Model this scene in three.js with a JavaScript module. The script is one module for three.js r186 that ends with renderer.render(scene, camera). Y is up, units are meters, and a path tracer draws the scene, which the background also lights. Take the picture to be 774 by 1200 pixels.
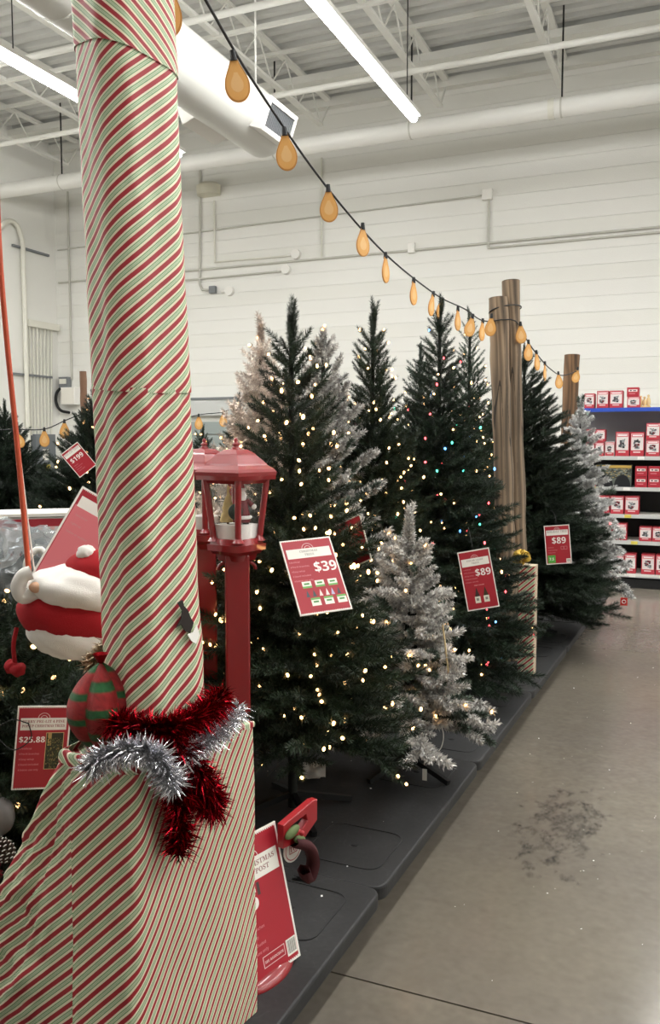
import * as THREE from 'three';
import { mergeGeometries } from 'three/addons/utils/BufferGeometryUtils.js';
import { RoundedBoxGeometry } from 'three/addons/geometries/RoundedBoxGeometry.js';
import { ImprovedNoise } from 'three/addons/math/ImprovedNoise.js';
import { RectAreaLightUniformsLib } from 'three/addons/lights/RectAreaLightUniformsLib.js';

// ---------------------------------------------------------------- camera, light, exposure
const scene = new THREE.Scene();
scene.background = new THREE.Color(0x000000);
const camera = new THREE.PerspectiveCamera(61.93, 774 / 1200, 0.05, 120);
camera.position.set(0, 1.6, 0);
camera.rotation.set(-4.57 * Math.PI / 180, 22.9 * Math.PI / 180, 0, 'YXZ');
camera.updateMatrixWorld();
const renderer = new THREE.WebGLRenderer();
renderer.toneMapping = THREE.LinearToneMapping;
renderer.toneMappingExposure = 2.05;
renderer.shadowMap.enabled = true;
RectAreaLightUniformsLib.init();

const LIGHT_ROWS = [-16.85, -12.6, -8.35, -4.1, 0.15, 4.4, 8.65];   // fluorescent strips hang in rows along the aisle
const STRIP_Y = 6.6, STRIP_FAR = -13.09, STRIP_NEAR = 0.4;
const LAMP_COLOR = new THREE.Color(1.0, 1.0, 0.985);
const LAMP_LUMINANCE = 15, LAMP_GLOW = 17;
for (const x of LIGHT_ROWS) {
  if (x < -14.3) continue;
  const len = STRIP_NEAR - STRIP_FAR;
  const l = new THREE.RectAreaLight(LAMP_COLOR, LAMP_LUMINANCE, 0.17, len);
  l.position.set(x, STRIP_Y - 0.075, (STRIP_NEAR + STRIP_FAR) / 2);
  l.rotation.x = -Math.PI / 2;
  l.name = 'strip_light';
  scene.add(l);
}

// ---------------------------------------------------------------- helpers
function rng(seed) {
  let a = seed >>> 0;
  return () => { a = (a + 0x6D2B79F5) | 0; let t = Math.imul(a ^ (a >>> 15), 1 | a); t = (t + Math.imul(t ^ (t >>> 7), 61 | t)) ^ t; return ((t ^ (t >>> 14)) >>> 0) / 4294967296; };
}
const V = (x, y, z) => new THREE.Vector3(x, y, z);
const D2R = Math.PI / 180;
const perlin = new ImprovedNoise();
const used = {};
function numbered(name) { const n = used[name] = (used[name] ?? -1) + 1; return n ? `${name}_${String(n).padStart(3, '0')}` : name; }
function tag(o, label, category, group) { o.userData.label = label; o.userData.category = category; if (group) o.userData.group = group; return o; }
function thing(name, label, category, p = [0, 0, 0], turn = 0, group) {
  const o = new THREE.Group(); o.name = numbered(name); o.position.set(...p); o.rotation.y = turn; scene.add(o);
  return tag(o, label, category, group);
}
function part(name, geo, mat, parent) {
  if (Array.isArray(geo)) geo = merge(geo);
  const m = new THREE.Mesh(geo, mat); m.name = name; m.castShadow = true; m.receiveShadow = true; (parent ?? scene).add(m); return m;
}
function single(name, geo, mat, label, category, group) { const m = part(numbered(name), geo, mat, scene); return tag(m, label, category, group); }
function struct(name, geo, mat) { const m = part(name, geo, mat, scene); m.userData.kind = 'structure'; return m; }
function merge(list) { const l = list.map(g => g.index ? g.toNonIndexed() : g); for (const g of l) { for (const k of Object.keys(g.attributes)) if (!['position', 'normal', 'uv'].includes(k)) g.deleteAttribute(k); } return mergeGeometries(l); }
function box(w, h, d, x = 0, y = 0, z = 0, r = 0) { const g = r ? new RoundedBoxGeometry(w, h, d, 1, r) : new THREE.BoxGeometry(w, h, d); return g.translate(x, y, z); }
function rod(a, b, r, r2 = r, seg = 8) {
  a = Array.isArray(a) ? V(...a) : a; b = Array.isArray(b) ? V(...b) : b;
  const d = b.clone().sub(a), L = d.length();
  const g = new THREE.CylinderGeometry(r2, r, L, seg); g.translate(0, L / 2, 0);
  g.applyQuaternion(new THREE.Quaternion().setFromUnitVectors(V(0, 1, 0), d.normalize())); return g.translate(a.x, a.y, a.z);
}
function pipe(pts, r, seg = 8) {      // straight runs with ball elbows
  const l = [];
  for (let i = 0; i + 1 < pts.length; i++) l.push(rod(pts[i], pts[i + 1], r, r, seg));
  for (let i = 1; i + 1 < pts.length; i++) l.push(new THREE.SphereGeometry(r, seg, 6).translate(...pts[i]));
  return merge(l);
}
function tube(pts, r, seg = 40, rad = 6) { return new THREE.TubeGeometry(new THREE.CatmullRomCurve3(pts.map(p => Array.isArray(p) ? V(...p) : p)), seg, r, rad); }
function ell(rx, ry, rz, x = 0, y = 0, z = 0, a = 24, b = 16) { return new THREE.SphereGeometry(1, a, b).scale(rx, ry, rz).translate(x, y, z); }
function bump(geo, amp, freq, seed = 0) {      // pushes the surface in and out along its normals
  const p = geo.attributes.position, n = geo.attributes.normal;
  for (let i = 0; i < p.count; i++) { const k = amp * perlin.noise(p.getX(i) * freq + seed, p.getY(i) * freq, p.getZ(i) * freq); p.setXYZ(i, p.getX(i) + n.getX(i) * k, p.getY(i) + n.getY(i) * k, p.getZ(i) + n.getZ(i) * k); }
  geo.computeVertexNormals(); return geo;
}
// ---- textures
function dataTex(w, h, fn, srgb = true) {
  const d = new Uint8Array(w * h * 4);
  for (let y = 0; y < h; y++) for (let x = 0; x < w; x++) { const c = fn(x / w, y / h, x, y); const i = (y * w + x) * 4; for (let k = 0; k < 3; k++) d[i + k] = Math.max(0, Math.min(255, c[k] ?? c[0])); d[i + 3] = 255; }
  const t = new THREE.DataTexture(d, w, h); t.wrapS = t.wrapT = THREE.RepeatWrapping; t.magFilter = THREE.LinearFilter; if (srgb) t.colorSpace = THREE.SRGBColorSpace; t.needsUpdate = true; return t;
}
function tiled(x, y, n, oct, seed) {   // noise that repeats over the unit square
  let s = 0, a = 1, f = n;
  for (let o = 0; o < oct; o++) {
    const X = x * f, Y = y * f, fx = x, fy = y;
    const q = (dx, dy) => perlin.noise(X - dx * f, Y - dy * f, seed + o * 7.3);
    s += a * ((q(0, 0) * (1 - fx) + q(1, 0) * fx) * (1 - fy) + (q(0, 1) * (1 - fx) + q(1, 1) * fx) * fy); a *= 0.55; f *= 2;
  }
  return s;
}
function canvasTex(w, h, draw) { const c = document.createElement('canvas'); c.width = w; c.height = h; const g = c.getContext('2d'); draw(g, w, h); const t = new THREE.CanvasTexture(c); t.colorSpace = THREE.SRGBColorSpace; t.anisotropy = 8; return t; }
const std = (color, roughness = 0.6, extra = {}) => new THREE.MeshStandardMaterial({ color, roughness, ...extra });

const grain = dataTex(256, 256, (u, v) => { const n = 128 + 70 * tiled(u, v, 12, 4, 3); return [n, n, n]; }, false);
const fine = dataTex(256, 256, (u, v) => { const n = 128 + 90 * tiled(u, v, 40, 2, 9); return [n, n, n]; }, false);
function withRepeat(t, a, b) { const c = t.clone(); c.repeat.set(a, b); c.needsUpdate = true; return c; }

// stripes of the gift wrap: one repeat across u; red, cream, green with a cream hairline
const wrapTex = dataTex(256, 128, (u, v, x, y) => {
  const red = [168, 38, 48], cream = [240, 229, 203], green = [172, 196, 158], dark = [112, 160, 110];
  const w = u + 0.006 * tiled(u, v, 4, 2, 1);
  let c = cream;
  if (w < 0.34) c = red; else if (w > 0.47 && w < 0.57) c = w > 0.51 ? dark : green; else if (w > 0.60 && w < 0.70) c = green; else if (w > 0.73 && w < 0.83) c = w < 0.79 ? dark : green;
  const n = 6 * tiled(u, v, 24, 2, 5);
  return c.map(k => k + n);
});
const wrapMat = new THREE.MeshStandardMaterial({ map: wrapTex, roughness: 0.55, side: THREE.DoubleSide, bumpMap: withRepeat(grain, 0.6, 0.12), bumpScale: 0.0006 });
const WRAP_PERIOD = 0.0285;
function wrapUV(s, t, angle) { return [(s * Math.sin(angle) - t * Math.cos(angle)) / WRAP_PERIOD, (s * Math.cos(angle) + t * Math.sin(angle)) / (WRAP_PERIOD * 6)]; }

const M = {
  wall: std(0xebeae4, 0.75, { bumpMap: fine, bumpScale: 0.002 }),
  groove: std(0xd2d0c6, 0.9),
  ceil: std(0xd2d2ce, 0.7, { metalness: 0.0 }),
  steelWhite: std(0xe4e3dc, 0.5),
  pipeWhite: std(0xe9e8e2, 0.4),
  duct: std(0xdadad4, 0.42, { metalness: 0.0 }),
  conduit: std(0xc6c4ba, 0.5), conduitPale: std(0xe2e0d4, 0.5),
  black: std(0x101112, 0.6), blackMetal: std(0x0c0d0d, 0.45),
  grey: std(0x7a7d80, 0.6), panelGrey: std(0x6f7478, 0.55),
  white: std(0xf0eee8, 0.6), paper: std(0xece8de, 0.7),
  red: std(0x9c1a22, 0.35), lampRed: new THREE.MeshPhysicalMaterial({ color: 0x8e1119, roughness: 0.36, clearcoat: 0.7, clearcoatRoughness: 0.1 }),
  snow: std(0xf2f0ec, 0.9),
  cable: std(0x17181a, 0.6),
  blue: std(0x2f52b8, 0.45),
};
// ---------------------------------------------------------------- setting
const CEIL = 8.75, ZB = -17, XL = -14.47, XR = 12, ZN = 10;

// floor: polished concrete slabs with sawn joints
const floorTex = dataTex(1024, 1024, (u, v) => {
  const a = tiled(u, v, 3, 5, 11), b = tiled(u, v, 24, 3, 2), c = tiled(u, v, 90, 2, 6);
  const k = 1 + 0.08 * a + 0.06 * b + 0.08 * c;
  return [113 * k, 106 * k, 96 * k - 4 * a];
});
const floorRough = dataTex(512, 512, (u, v) => { const k = 52 + 14 * tiled(u, v, 4, 4, 21) + 8 * tiled(u, v, 50, 2, 8); return [k, k, k]; }, false);
const floorMat = std(0xffffff, 1.0, { map: floorTex, roughnessMap: floorRough, bumpMap: withRepeat(grain, 2, 2), bumpScale: 0.0005 });
const floor = struct('floor', box(XR - XL + 1, 0.3, ZN - ZB + 1, (XR + XL) / 2, -0.158, (ZN + ZB) / 2), std(0x2c2a26, 0.9));
{
  const xs = [XL, -8.2, -3.6, 1.6, 6.6, XR], zs = [ZB, -11.48, -6.88, -2.28, 2.32, 6.9, ZN];
  for (let i = 0; i + 1 < xs.length; i++) for (let j = 0; j + 1 < zs.length; j++) {
    const w = xs[i + 1] - xs[i] - 0.007, d = zs[j + 1] - zs[j] - 0.007, cx = (xs[i] + xs[i + 1]) / 2, cz = (zs[j] + zs[j + 1]) / 2;
    const g = new THREE.BoxGeometry(w, 0.02, d).translate(cx, -0.01, cz), p = g.attributes.position, uv = g.attributes.uv;
    for (let k = 0; k < p.count; k++) uv.setXY(k, p.getX(k) / 3.1 + j * 0.37, p.getZ(k) / 3.1 + i * 0.21);
    part('slab', g, floorMat, floor);
  }
  // sooty scuff left on the concrete
  const scuff = canvasTex(256, 256, (g) => {
    g.clearRect(0, 0, 256, 256); const r = rng(5);
    for (let i = 0; i < 14000; i++) {
      const x = r() * 256, y = r() * 256, d = Math.hypot((x - 128) / 100, (y - 128) / 120), n = perlin.noise(x / 40, y / 26, 3.3) + 0.6 * perlin.noise(x / 13, y / 9, 8.1);
      if (n + 0.75 < d * 1.0 + r() * 0.3) continue;
      g.fillStyle = `rgba(50,46,41,${0.03 + 0.09 * r()})`; g.fillRect(x, y, 2 + 7 * r(), 2 + 4 * r());
    }
  });
  const m = new THREE.MeshStandardMaterial({ map: scuff, transparent: true, roughness: 0.45, polygonOffset: true, polygonOffsetFactor: -1 });
  const s = part('scuff_mark', new THREE.PlaneGeometry(0.42, 0.95).rotateX(-Math.PI / 2).translate(-0.46, 0.0008, -3.55), m, floor);
  s.userData.label = 'dark sooty scuff on the concrete';
}
// back wall: painted courses of block with recessed bed joints
const wallBack = struct('wall_back', box(XR - XL + 1, CEIL + 0.3, 0.3, (XR + XL) / 2, CEIL / 2, ZB - 0.172), M.groove);
{
  const ch = 0.2917, n = Math.ceil(CEIL / ch);
  const shared = new RoundedBoxGeometry(XR - XL + 0.2, ch - 0.003, 0.04, 1, 0.002);
  const p = shared.attributes.position, uv = shared.attributes.uv;
  for (let k = 0; k < p.count; k++) uv.setXY(k, p.getX(k) / 0.9, p.getY(k) / 0.9);
  const tones = [0xebeae4, 0xe9e8e1, 0xecebe5].map(c => std(c, 0.75, { bumpMap: fine, bumpScale: 0.0025 }));
  for (let i = 0; i < n; i++) part('block_course', shared, tones[(i * 7) % 3], wallBack).position.set((XR + XL) / 2, ch * (i + 0.5), ZB - 0.02);
}
struct('wall_left', box(0.3, CEIL + 0.3, ZN - ZB + 0.6, XL - 0.15, CEIL / 2, (ZN + ZB) / 2), M.wall);
struct('wall_right', box(0.3, CEIL + 0.3, ZN - ZB + 0.6, XR + 0.15, CEIL / 2, (ZN + ZB) / 2), M.wall);
struct('wall_front', box(XR - XL + 0.6, CEIL + 0.3, 0.3, (XR + XL) / 2, CEIL / 2, ZN + 0.15), M.wall);
// ceiling: ribbed steel deck
let ceiling;
{
  const pitch = 0.3, prof = [[0, 0], [0.13, 0], [0.16, 0.075], [0.27, 0.075], [0.3, 0]], pos = [], idx = [];
  const nr = Math.ceil((ZN - ZB) / pitch), rows = [];
  for (let r = 0; r < nr; r++) for (let k = 0; k < 4; k++) rows.push([ZB + r * pitch + prof[k][0], CEIL + prof[k][1]]);
  for (const [z, y] of rows) pos.push(XL, y, z, XR, y, z);
  for (let i = 0; i + 1 < rows.length; i++) { const a = i * 2; idx.push(a, a + 1, a + 2, a + 1, a + 3, a + 2); }
  let g = new THREE.BufferGeometry(); g.setAttribute('position', new THREE.Float32BufferAttribute(pos, 3)); g.setIndex(idx); g = g.toNonIndexed(); g.computeVertexNormals();
  M.ceil.side = THREE.DoubleSide;
  const up = new THREE.BoxGeometry(XR - XL + 1, 0.2, ZN - ZB + 1).translate((XR + XL) / 2, CEIL + 0.2, (ZN + ZB) / 2); up.deleteAttribute('uv');
  ceiling = struct('ceiling', mergeGeometries([g, up.toNonIndexed()]), M.ceil);
  // open web joists along the aisle, each one part
  for (const x of [-13.6, -11.5, -9.35, -7.15, -4.65, -2.4, -0.1, 2.2, 4.5, 6.8, 9.1]) {
    const l = [], top = CEIL - 0.05, bot = CEIL - 0.68, z1 = 3, z0 = ZB + 0.55;
    l.push(box(0.13, 0.06, ZN - ZB - 0.4, x, top, (ZN + ZB) / 2 - 0.1), box(0.11, 0.05, z1 - z0, x, bot, (z0 + z1) / 2));
    let s = 1; for (let z = z0; z < z1 - 0.5; z += 0.55) { l.push(rod([x, s > 0 ? bot : top, z], [x, s > 0 ? top : bot, z + 0.55], 0.016, 0.016, 5)); s = -s; }
    l.push(rod([x, bot, z0], [x, top, ZB + 0.05], 0.02, 0.02, 5));
    part('roof_joist', l, M.steelWhite, ceiling);
  }
  // bridging angles and sprinkler lines across the joists
  for (const [y, z, r] of [[CEIL - 0.7, -12.3, 0.03], [CEIL - 0.12, -14.4, 0.03], [CEIL - 0.72, -9.2, 0.03], [CEIL - 0.1, -16.9, 0.09]]) part('bridging_angle', box(XR - XL, r * 2, r * 2, (XR + XL) / 2, y, z), M.steelWhite, ceiling);
  const girder = []; girder.push(box(XR - XL, 0.14, 0.2, (XR + XL) / 2, CEIL - 0.15, -15.6), box(XR - XL, 0.14, 0.16, (XR + XL) / 2, CEIL - 0.9, -5));
  part('roof_girder', girder, M.steelWhite, ceiling);
}
// sprinkler lines under the deck
for (const [z, y, w] of [[-13.6, 7.55, 'far'], [-10.9, 7.6, 'near']]) single('sprinkler_pipe', pipe([[XL + 0.1, y, z], [XR - 0.1, y, z]], 0.05, 10), M.steelWhite, `thin white sprinkler pipe crossing the roof joists, the ${w} one`, 'pipe');

// ---------------------------------------------------------------- strip lamps
const glowMat = new THREE.MeshStandardMaterial({ color: 0xffffff, emissive: LAMP_COLOR, emissiveIntensity: LAMP_GLOW, roughness: 0.5 });
const rowNames = { '-4.1': 'fluorescent strip light ending above the white pipe near the lit trees', '-8.35': 'fluorescent strip light passing behind the striped column' };
for (const x of LIGHT_ROWS) {
  if (x < -14.3) continue;
  const len = STRIP_NEAR - STRIP_FAR, zc = (STRIP_NEAR + STRIP_FAR) / 2;
  const t = thing('strip_light', rowNames[x] ?? (x < 0 ? 'fluorescent strip light along the left wall, out of view' : `fluorescent strip light over the aisle ${x < 1 ? 'above the camera' : x < 5 ? 'right of the camera' : 'by the right wall'}`), 'ceiling light', [x, STRIP_Y, zc], 0, 'rows of strip lights');
  part('housing', box(0.2, 0.06, len, 0, 0.07, 0), M.steelWhite, t);
  part('lamp_tube', new THREE.CapsuleGeometry(0.062, len - 0.16, 4, 10).rotateX(Math.PI / 2).translate(0, 0, 0), glowMat, t);
  for (let z = -len / 2 + 0.4; z < len / 2; z += 3.6) part('hanger_rod', rod([0, 0.1, z], [0, CEIL - STRIP_Y + 0.05, z], 0.009, 0.009, 5), M.blackMetal, t);
}
// ---------------------------------------------------------------- white pipe along the wall, duct
{
  const t = thing('wall_pipe', 'thick white insulated pipe running along the top of the back wall', 'pipe', [0, 7.145, -14.95]);
  part('pipe', rod([XL + 0.05, 0, 0], [XR - 0.05, 0, 0], 0.155, 0.155, 24), M.pipeWhite, t);
  for (const x of [-12.5, -9.6, -7.45, -4.75, -2.15, 0.6]) {
    part('hanger_rod', rod([x, 0.15, 0], [x, CEIL - 7.12, 0], 0.016, 0.016, 6), M.blackMetal, t);
    part('hanger_clamp', new THREE.CylinderGeometry(0.161, 0.161, 0.03, 24, 1, true).rotateZ(Math.PI / 2).translate(x, 0, 0), M.conduit, t);
  }
  part('coupling', rod([-2.36, 0, 0], [-2.26, 0, 0], 0.165, 0.165, 24), M.conduitPale, t);
}
{
  const r = 0.42, z1 = -11.7, z0 = 6;
  const t = thing('round_duct', 'large round white air duct passing behind the striped column', 'duct', [-6.0, 6.28, 0]);
  part('duct_body', rod([0, 0, z0], [0, 0, z1], r, r, 40), M.duct, t);
  for (const z of [-3.5, -7.2]) part('duct_seam', new THREE.TorusGeometry(r, 0.012, 6, 40).translate(0, 0, z), M.duct, t);
  part('end_cap', new THREE.CylinderGeometry(r, r, 0.02, 40).rotateX(Math.PI / 2).translate(0, 0, z1), M.duct, t);
  for (const [s, z] of [[1, -11.15], [-1, -10.6]]) {
    const g = new THREE.Group(); g.name = 'air_register'; g.position.set(s * 0.36, -0.12, z); g.rotation.z = s * -0.35; t.add(g);
    part('register_box', [box(0.26, 0.44, 0.03, 0.05 * s, 0, 0.42), box(0.26, 0.44, 0.03, 0.05 * s, 0, -0.42), box(0.26, 0.03, 0.86, 0.05 * s, 0.21, 0), box(0.26, 0.03, 0.86, 0.05 * s, -0.21, 0), box(0.03, 0.06, 0.86, 0.17 * s, 0.19, 0), box(0.03, 0.06, 0.86, 0.17 * s, -0.19, 0), box(0.03, 0.4, 0.06, 0.17 * s, 0, 0.4), box(0.03, 0.4, 0.06, 0.17 * s, 0, -0.4)], M.white, g);
    part('register_back', box(0.01, 0.4, 0.8, 0.1 * s, 0, 0), std(0x3c3e40, 0.7), g);
    const v = []; for (let k = -8; k <= 8; k++) v.push(box(0.04, 0.36, 0.012, 0.15 * s, 0, k * 0.045));
    part('register_vanes', v, M.grey, g).userData.kind = 'stuff';
  }
  for (const z of [-11.2, -8.0]) part('hanger_strap', rod([0.12, 0.4, z], [0.12, CEIL - 6.28, z], 0.014, 0.014, 5), M.white, t);
}
// ---------------------------------------------------------------- wall fittings
{
  const z = ZB + 0.035;
  const run = (label, pts, r = 0.022, mat = M.conduit) => single('conduit', pipe(pts.map(([x, y, d = 0]) => [x, y, z + d]), r, 6), mat, label, 'conduit');
  run('long thin conduit crossing the wall from behind the column to the white junction box', [[XL + 0.1, 6.3], [-3.9, 6.45]], 0.018);
  run('conduit dropping from the white junction box and turning right along the wall', [[-3.79, 6.38], [-3.79, 5.43], [XR, 5.46]], 0.022);
  run('lower long conduit running the whole width of the wall', [[XL + 0.1, 5.52], [-5.4, 5.52], [XR, 5.56]], 0.024);
  run('vertical conduit from the pale wall speaker down to the small grey box', [[-10.32, 7.7], [-10.37, 5.2], [-10.3, 5.07], [-10.08, 5.05]], 0.026);
  run('conduit from the wall speaker turning right to the upper round box', [[-9.97, 7.0], [-9.97, 5.66], [-8.05, 5.64]], 0.02, M.conduitPale);
  run('short conduit ending at the lower round box', [[-13, 5.3], [-8.3, 5.33]], 0.022);
  run('faint vertical conduit above the first lit tree', [[-7.36, 7.6], [-7.36, 5.56]], 0.02, M.conduitPale);
  run('vertical conduit left of the striped column ending at the grey disconnect box', [[-14.03, 7.65], [-14.04, 3.17]], 0.025);
  const jb = (label, x, y, w, h, m) => single('junction_box', box(w, h, 0.1, x, y, z + 0.02, 0.01), m, label, 'junction box');
  jb('white junction box on the wall above the trees', -3.82, 6.45, 0.2, 0.2, M.white);
  jb('small grey box at the foot of the wall speaker conduit', -10.02, 5.05, 0.16, 0.16, M.grey);
  jb('small white box on the wall left of the hanging bulbs', -5.36, 5.56, 0.14, 0.2, M.white);
  for (const [x, y, w] of [[-7.96, 5.66, 'upper'], [-8.2, 5.36, 'lower'], [-9.6, 5.0, 'lowest']]) {
    const t = thing('round_box', `${w} of the white round conduit boxes right of the column`, 'junction box', [x, y, z], 0);
    part('cover', new THREE.CylinderGeometry(0.1, 0.11, 0.1, 20).rotateX(Math.PI / 2), M.white, t); part('neck', rod([-0.2, 0, 0], [0, 0, 0], 0.035, 0.035, 8), M.white, t);
  }
  const sp = thing('wall_speaker', 'pale round wall horn above the conduits beside the column', 'speaker', [-10.05, 7.2, z]);
  part('housing', new THREE.CylinderGeometry(0.29, 0.27, 0.2, 28).scale(1, 1, 0.8).translate(0, 0, 0.1), std(0xd9d5c2, 0.6), sp); part('cap', new THREE.CylinderGeometry(0.2, 0.29, 0.06, 28).scale(1, 1, 0.8).translate(0, 0.13, 0.1), std(0xe4e0d0, 0.6), sp);
  // corner fittings
  const jb2 = thing('disconnect_box', 'grey disconnect box high on the wall in the far left corner', 'electrical box', [-14.2, 3.1, z]);
  part('body', box(0.28, 0.26, 0.14, 0, 0, 0.06, 0.012), M.grey, jb2); part('cover', box(0.2, 0.12, 0.02, 0, 0.02, 0.14), M.conduitPale, jb2);
  const wb = thing('white_cabinet', 'white metal cabinet below the grey disconnect box on the wall', 'electrical box', [-14.0, 2.76, z]);
  part('body', box(0.42, 0.42, 0.22, 0, 0, 0.1, 0.012), M.white, wb); part('door', box(0.38, 0.38, 0.015, 0, 0, 0.215), M.paper, wb);
  single('flexible_cable', tube([[-14.3, 3.0, z + 0.05], [-14.42, 2.85, z + 0.1], [-14.43, 2.6, z + 0.12], [-14.3, 2.42, z + 0.12], [-14.05, 2.36, z + 0.1]], 0.035, 40, 8), M.black, 'black flexible cable looping down from the grey disconnect box', 'cable');
  // electrical gear on the left wall
  const x = XL + 0.03;
  const strut = (label, y, z0, z1) => single('strut_channel', box(0.05, 0.05, z1 - z0, x + 0.02, y, (z0 + z1) / 2), M.grey, label, 'bracket');
  strut('upper steel strut holding the conduits on the left wall', 6.12, -16.7, -15.5);
  strut('lower steel strut holding the conduits on the left wall', 3.21, -16.7, -15.4);
  single('bent_conduit', tube([[x + 0.05, 6.4, -15.1], [x + 0.06, 6.62, -15.35], [x + 0.06, 6.6, -15.6], [x + 0.06, 6.3, -15.76], [x + 0.06, 5.5, -15.79], [x + 0.06, 3, -15.79], [x + 0.06, 0.5, -15.79]], 0.055, 90, 10), M.conduitPale, 'thick pale conduit with a hooked bend at its top, far left', 'conduit');
  for (let k = 0; k < 7; k++) single('conduit', pipe([[x + 0.02, 4.35, -15.98 - k * 0.125], [x + 0.02, 1.8, -15.95 - k * 0.115]], 0.022, 6), M.conduitPale, `${['first', 'second', 'third', 'fourth', 'fifth', 'sixth', 'seventh'][k]} from the left of the thin pale conduits over the grey breaker panel`, 'conduit', 'conduit bundle over the grey panel');
  single('conduit_trough', box(0.14, 0.16, 1.05, x + 0.05, 4.42, -16.4, 0.01), M.conduitPale, 'pale trough at the top of the conduit bundle', 'electrical box');
  const ep = thing('breaker_panel', 'tall grey breaker panel on the left wall with yellow sticker', 'electrical panel', [x, 1.0, -16.3]);
  part('body', box(0.16, 1.66, 0.68, 0.06, 0, 0, 0.01), M.panelGrey, ep); part('label_sheet', box(0.004, 0.26, 0.2, 0.143, 0.34, 0.02), M.paper, ep); part('warning_sticker', box(0.004, 0.16, 0.26, 0.143, 0.02, 0), std(0xd0bb4a, 0.6), ep); part('latch', box(0.02, 0.06, 0.12, 0.15, 0.66, 0.04), M.black, ep);
}
{ // roll-up door in the back wall
  const d = new THREE.Group(); d.name = 'door_1'; d.userData.kind = 'structure'; d.position.set(-9.2, 0, ZB + 0.03); scene.add(d);
  part('door_header', box(4.6, 0.38, 0.16, 0, 2.43, 0.05), std(0xc9cbc8, 0.6), d);
  part('header_cap', box(4.64, 0.05, 0.2, 0, 2.62, 0.06), M.grey, d);
  for (let k = 0; k < 7; k++) part('door_slat', box(4.1, 0.28, 0.04, 0, 0.16 + k * 0.3, 0.03, 0.006), std(0x9aa3a0, 0.6), d);
  for (const s of [-1, 1]) part('door_jamb', box(0.14, 2.25, 0.14, s * 2.15, 1.12, 0.06), M.grey, d);
}
// ---------------------------------------------------------------- display platforms
const TOP = 0.14;
const platTex = dataTex(512, 512, (u, v) => { const k = 38 + 12 * tiled(u, v, 4, 5, 31) + 7 * tiled(u, v, 60, 2, 4) + (tiled(u, v, 70, 1, 15) > 0.55 ? 14 : 0) + (Math.abs(tiled(u, v, 9, 2, 51)) < 0.012 ? 9 : 0); return [k, k, k * 1.01]; });
const platMat = std(0xffffff, 0.62, { map: platTex, bumpMap: grain, bumpScale: 0.0008 });
function roundRect(w, d, r) { const s = new THREE.Shape(); s.moveTo(-w / 2 + r, -d / 2); s.lineTo(w / 2 - r, -d / 2); s.quadraticCurveTo(w / 2, -d / 2, w / 2, -d / 2 + r); s.lineTo(w / 2, d / 2 - r); s.quadraticCurveTo(w / 2, d / 2, w / 2 - r, d / 2); s.lineTo(-w / 2 + r, d / 2); s.quadraticCurveTo(-w / 2, d / 2, -w / 2, d / 2 - r); s.lineTo(-w / 2, -d / 2 + r); s.quadraticCurveTo(-w / 2, -d / 2, -w / 2 + r, -d / 2); return s; }
function platform(x, z, w, d, label) {
  const t = thing('display_platform', label, 'platform', [x, 0, z], -1.75 * D2R);
  const deck = roundRect(w, d, 0.05);
  for (const [hx, hz] of [[w / 2 - 0.22, -d / 2 + 0.22], [w / 2 - 0.2, d / 2 - 0.24], [-w / 2 + 0.22, -d / 2 + 0.22], [-w / 2 + 0.22, d / 2 - 0.22]]) { const h = new THREE.Path(); h.absellipse(hx, -hz, 0.02, 0.012, 0, Math.PI * 2); deck.holes.push(h); }
  const g = new THREE.ExtrudeGeometry(deck, { depth: 0.034, bevelEnabled: true, bevelSize: 0.008, bevelThickness: 0.008, bevelSegments: 2, curveSegments: 8 }).rotateX(-Math.PI / 2).translate(0, TOP - 0.042, 0);
  const p = g.attributes.position; for (let k = 0; k < p.count; k++) g.attributes.uv.setXY(k, p.getX(k) + x, p.getZ(k) + p.getY(k) + z);
  part('deck', g, platMat, t);
  for (const [px, pz] of [[w / 2 - 0.22, -d / 2 + 0.22], [w / 2 - 0.2, d / 2 - 0.24], [-w / 2 + 0.22, -d / 2 + 0.22], [-w / 2 + 0.22, d / 2 - 0.22]]) { // shallow raised pads round the finger holes
    const s = roundRect(0.3, 0.3, 0.06), c = roundRect(0.288, 0.288, 0.055); s.holes.push(c);
    part('pad_rib', new THREE.ExtrudeGeometry(s, { depth: 0.003, bevelEnabled: false, curveSegments: 5 }).rotateX(-Math.PI / 2).translate(px, TOP, pz), platMat, t);
  }
  for (const sx of [-1, 0, 1]) for (const sz of [-1, 0, 1]) part('foot', box(0.16, TOP - 0.05, 0.16, sx * (w / 2 - 0.17), (TOP - 0.05) / 2, sz * (d / 2 - 0.16), 0.01), platMat, t);
}
{
  const names = ['nearest grey plastic display platform beside the striped box', 'second grey platform under the first lit tree and small white tree', 'third grey platform under the tree with coloured lights', 'fourth grey platform by the wooden posts', 'fifth grey platform under the dark unlit tree', 'farthest grey platform near the shelves'];
  let z = -1.18;
  for (let i = 0; i < 6; i++) {
    const d = i ? 1.22 : 1.385, zc = z - d / 2, edge = -0.91 + 0.0305 * (-zc - 1.856);
    platform(edge - 0.63, zc, 1.24, d, names[i]); platform(edge - 1.89, zc, 1.24, d, names[i].replace('grey', 'inner grey').replace(/ (beside|under|by|near) .*/, '') + ' hidden under the trees behind the aisle row, step ' + ['one', 'two', 'three', 'four', 'five', 'six'][i]);
    z -= d + 0.012;
  }
}
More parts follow.
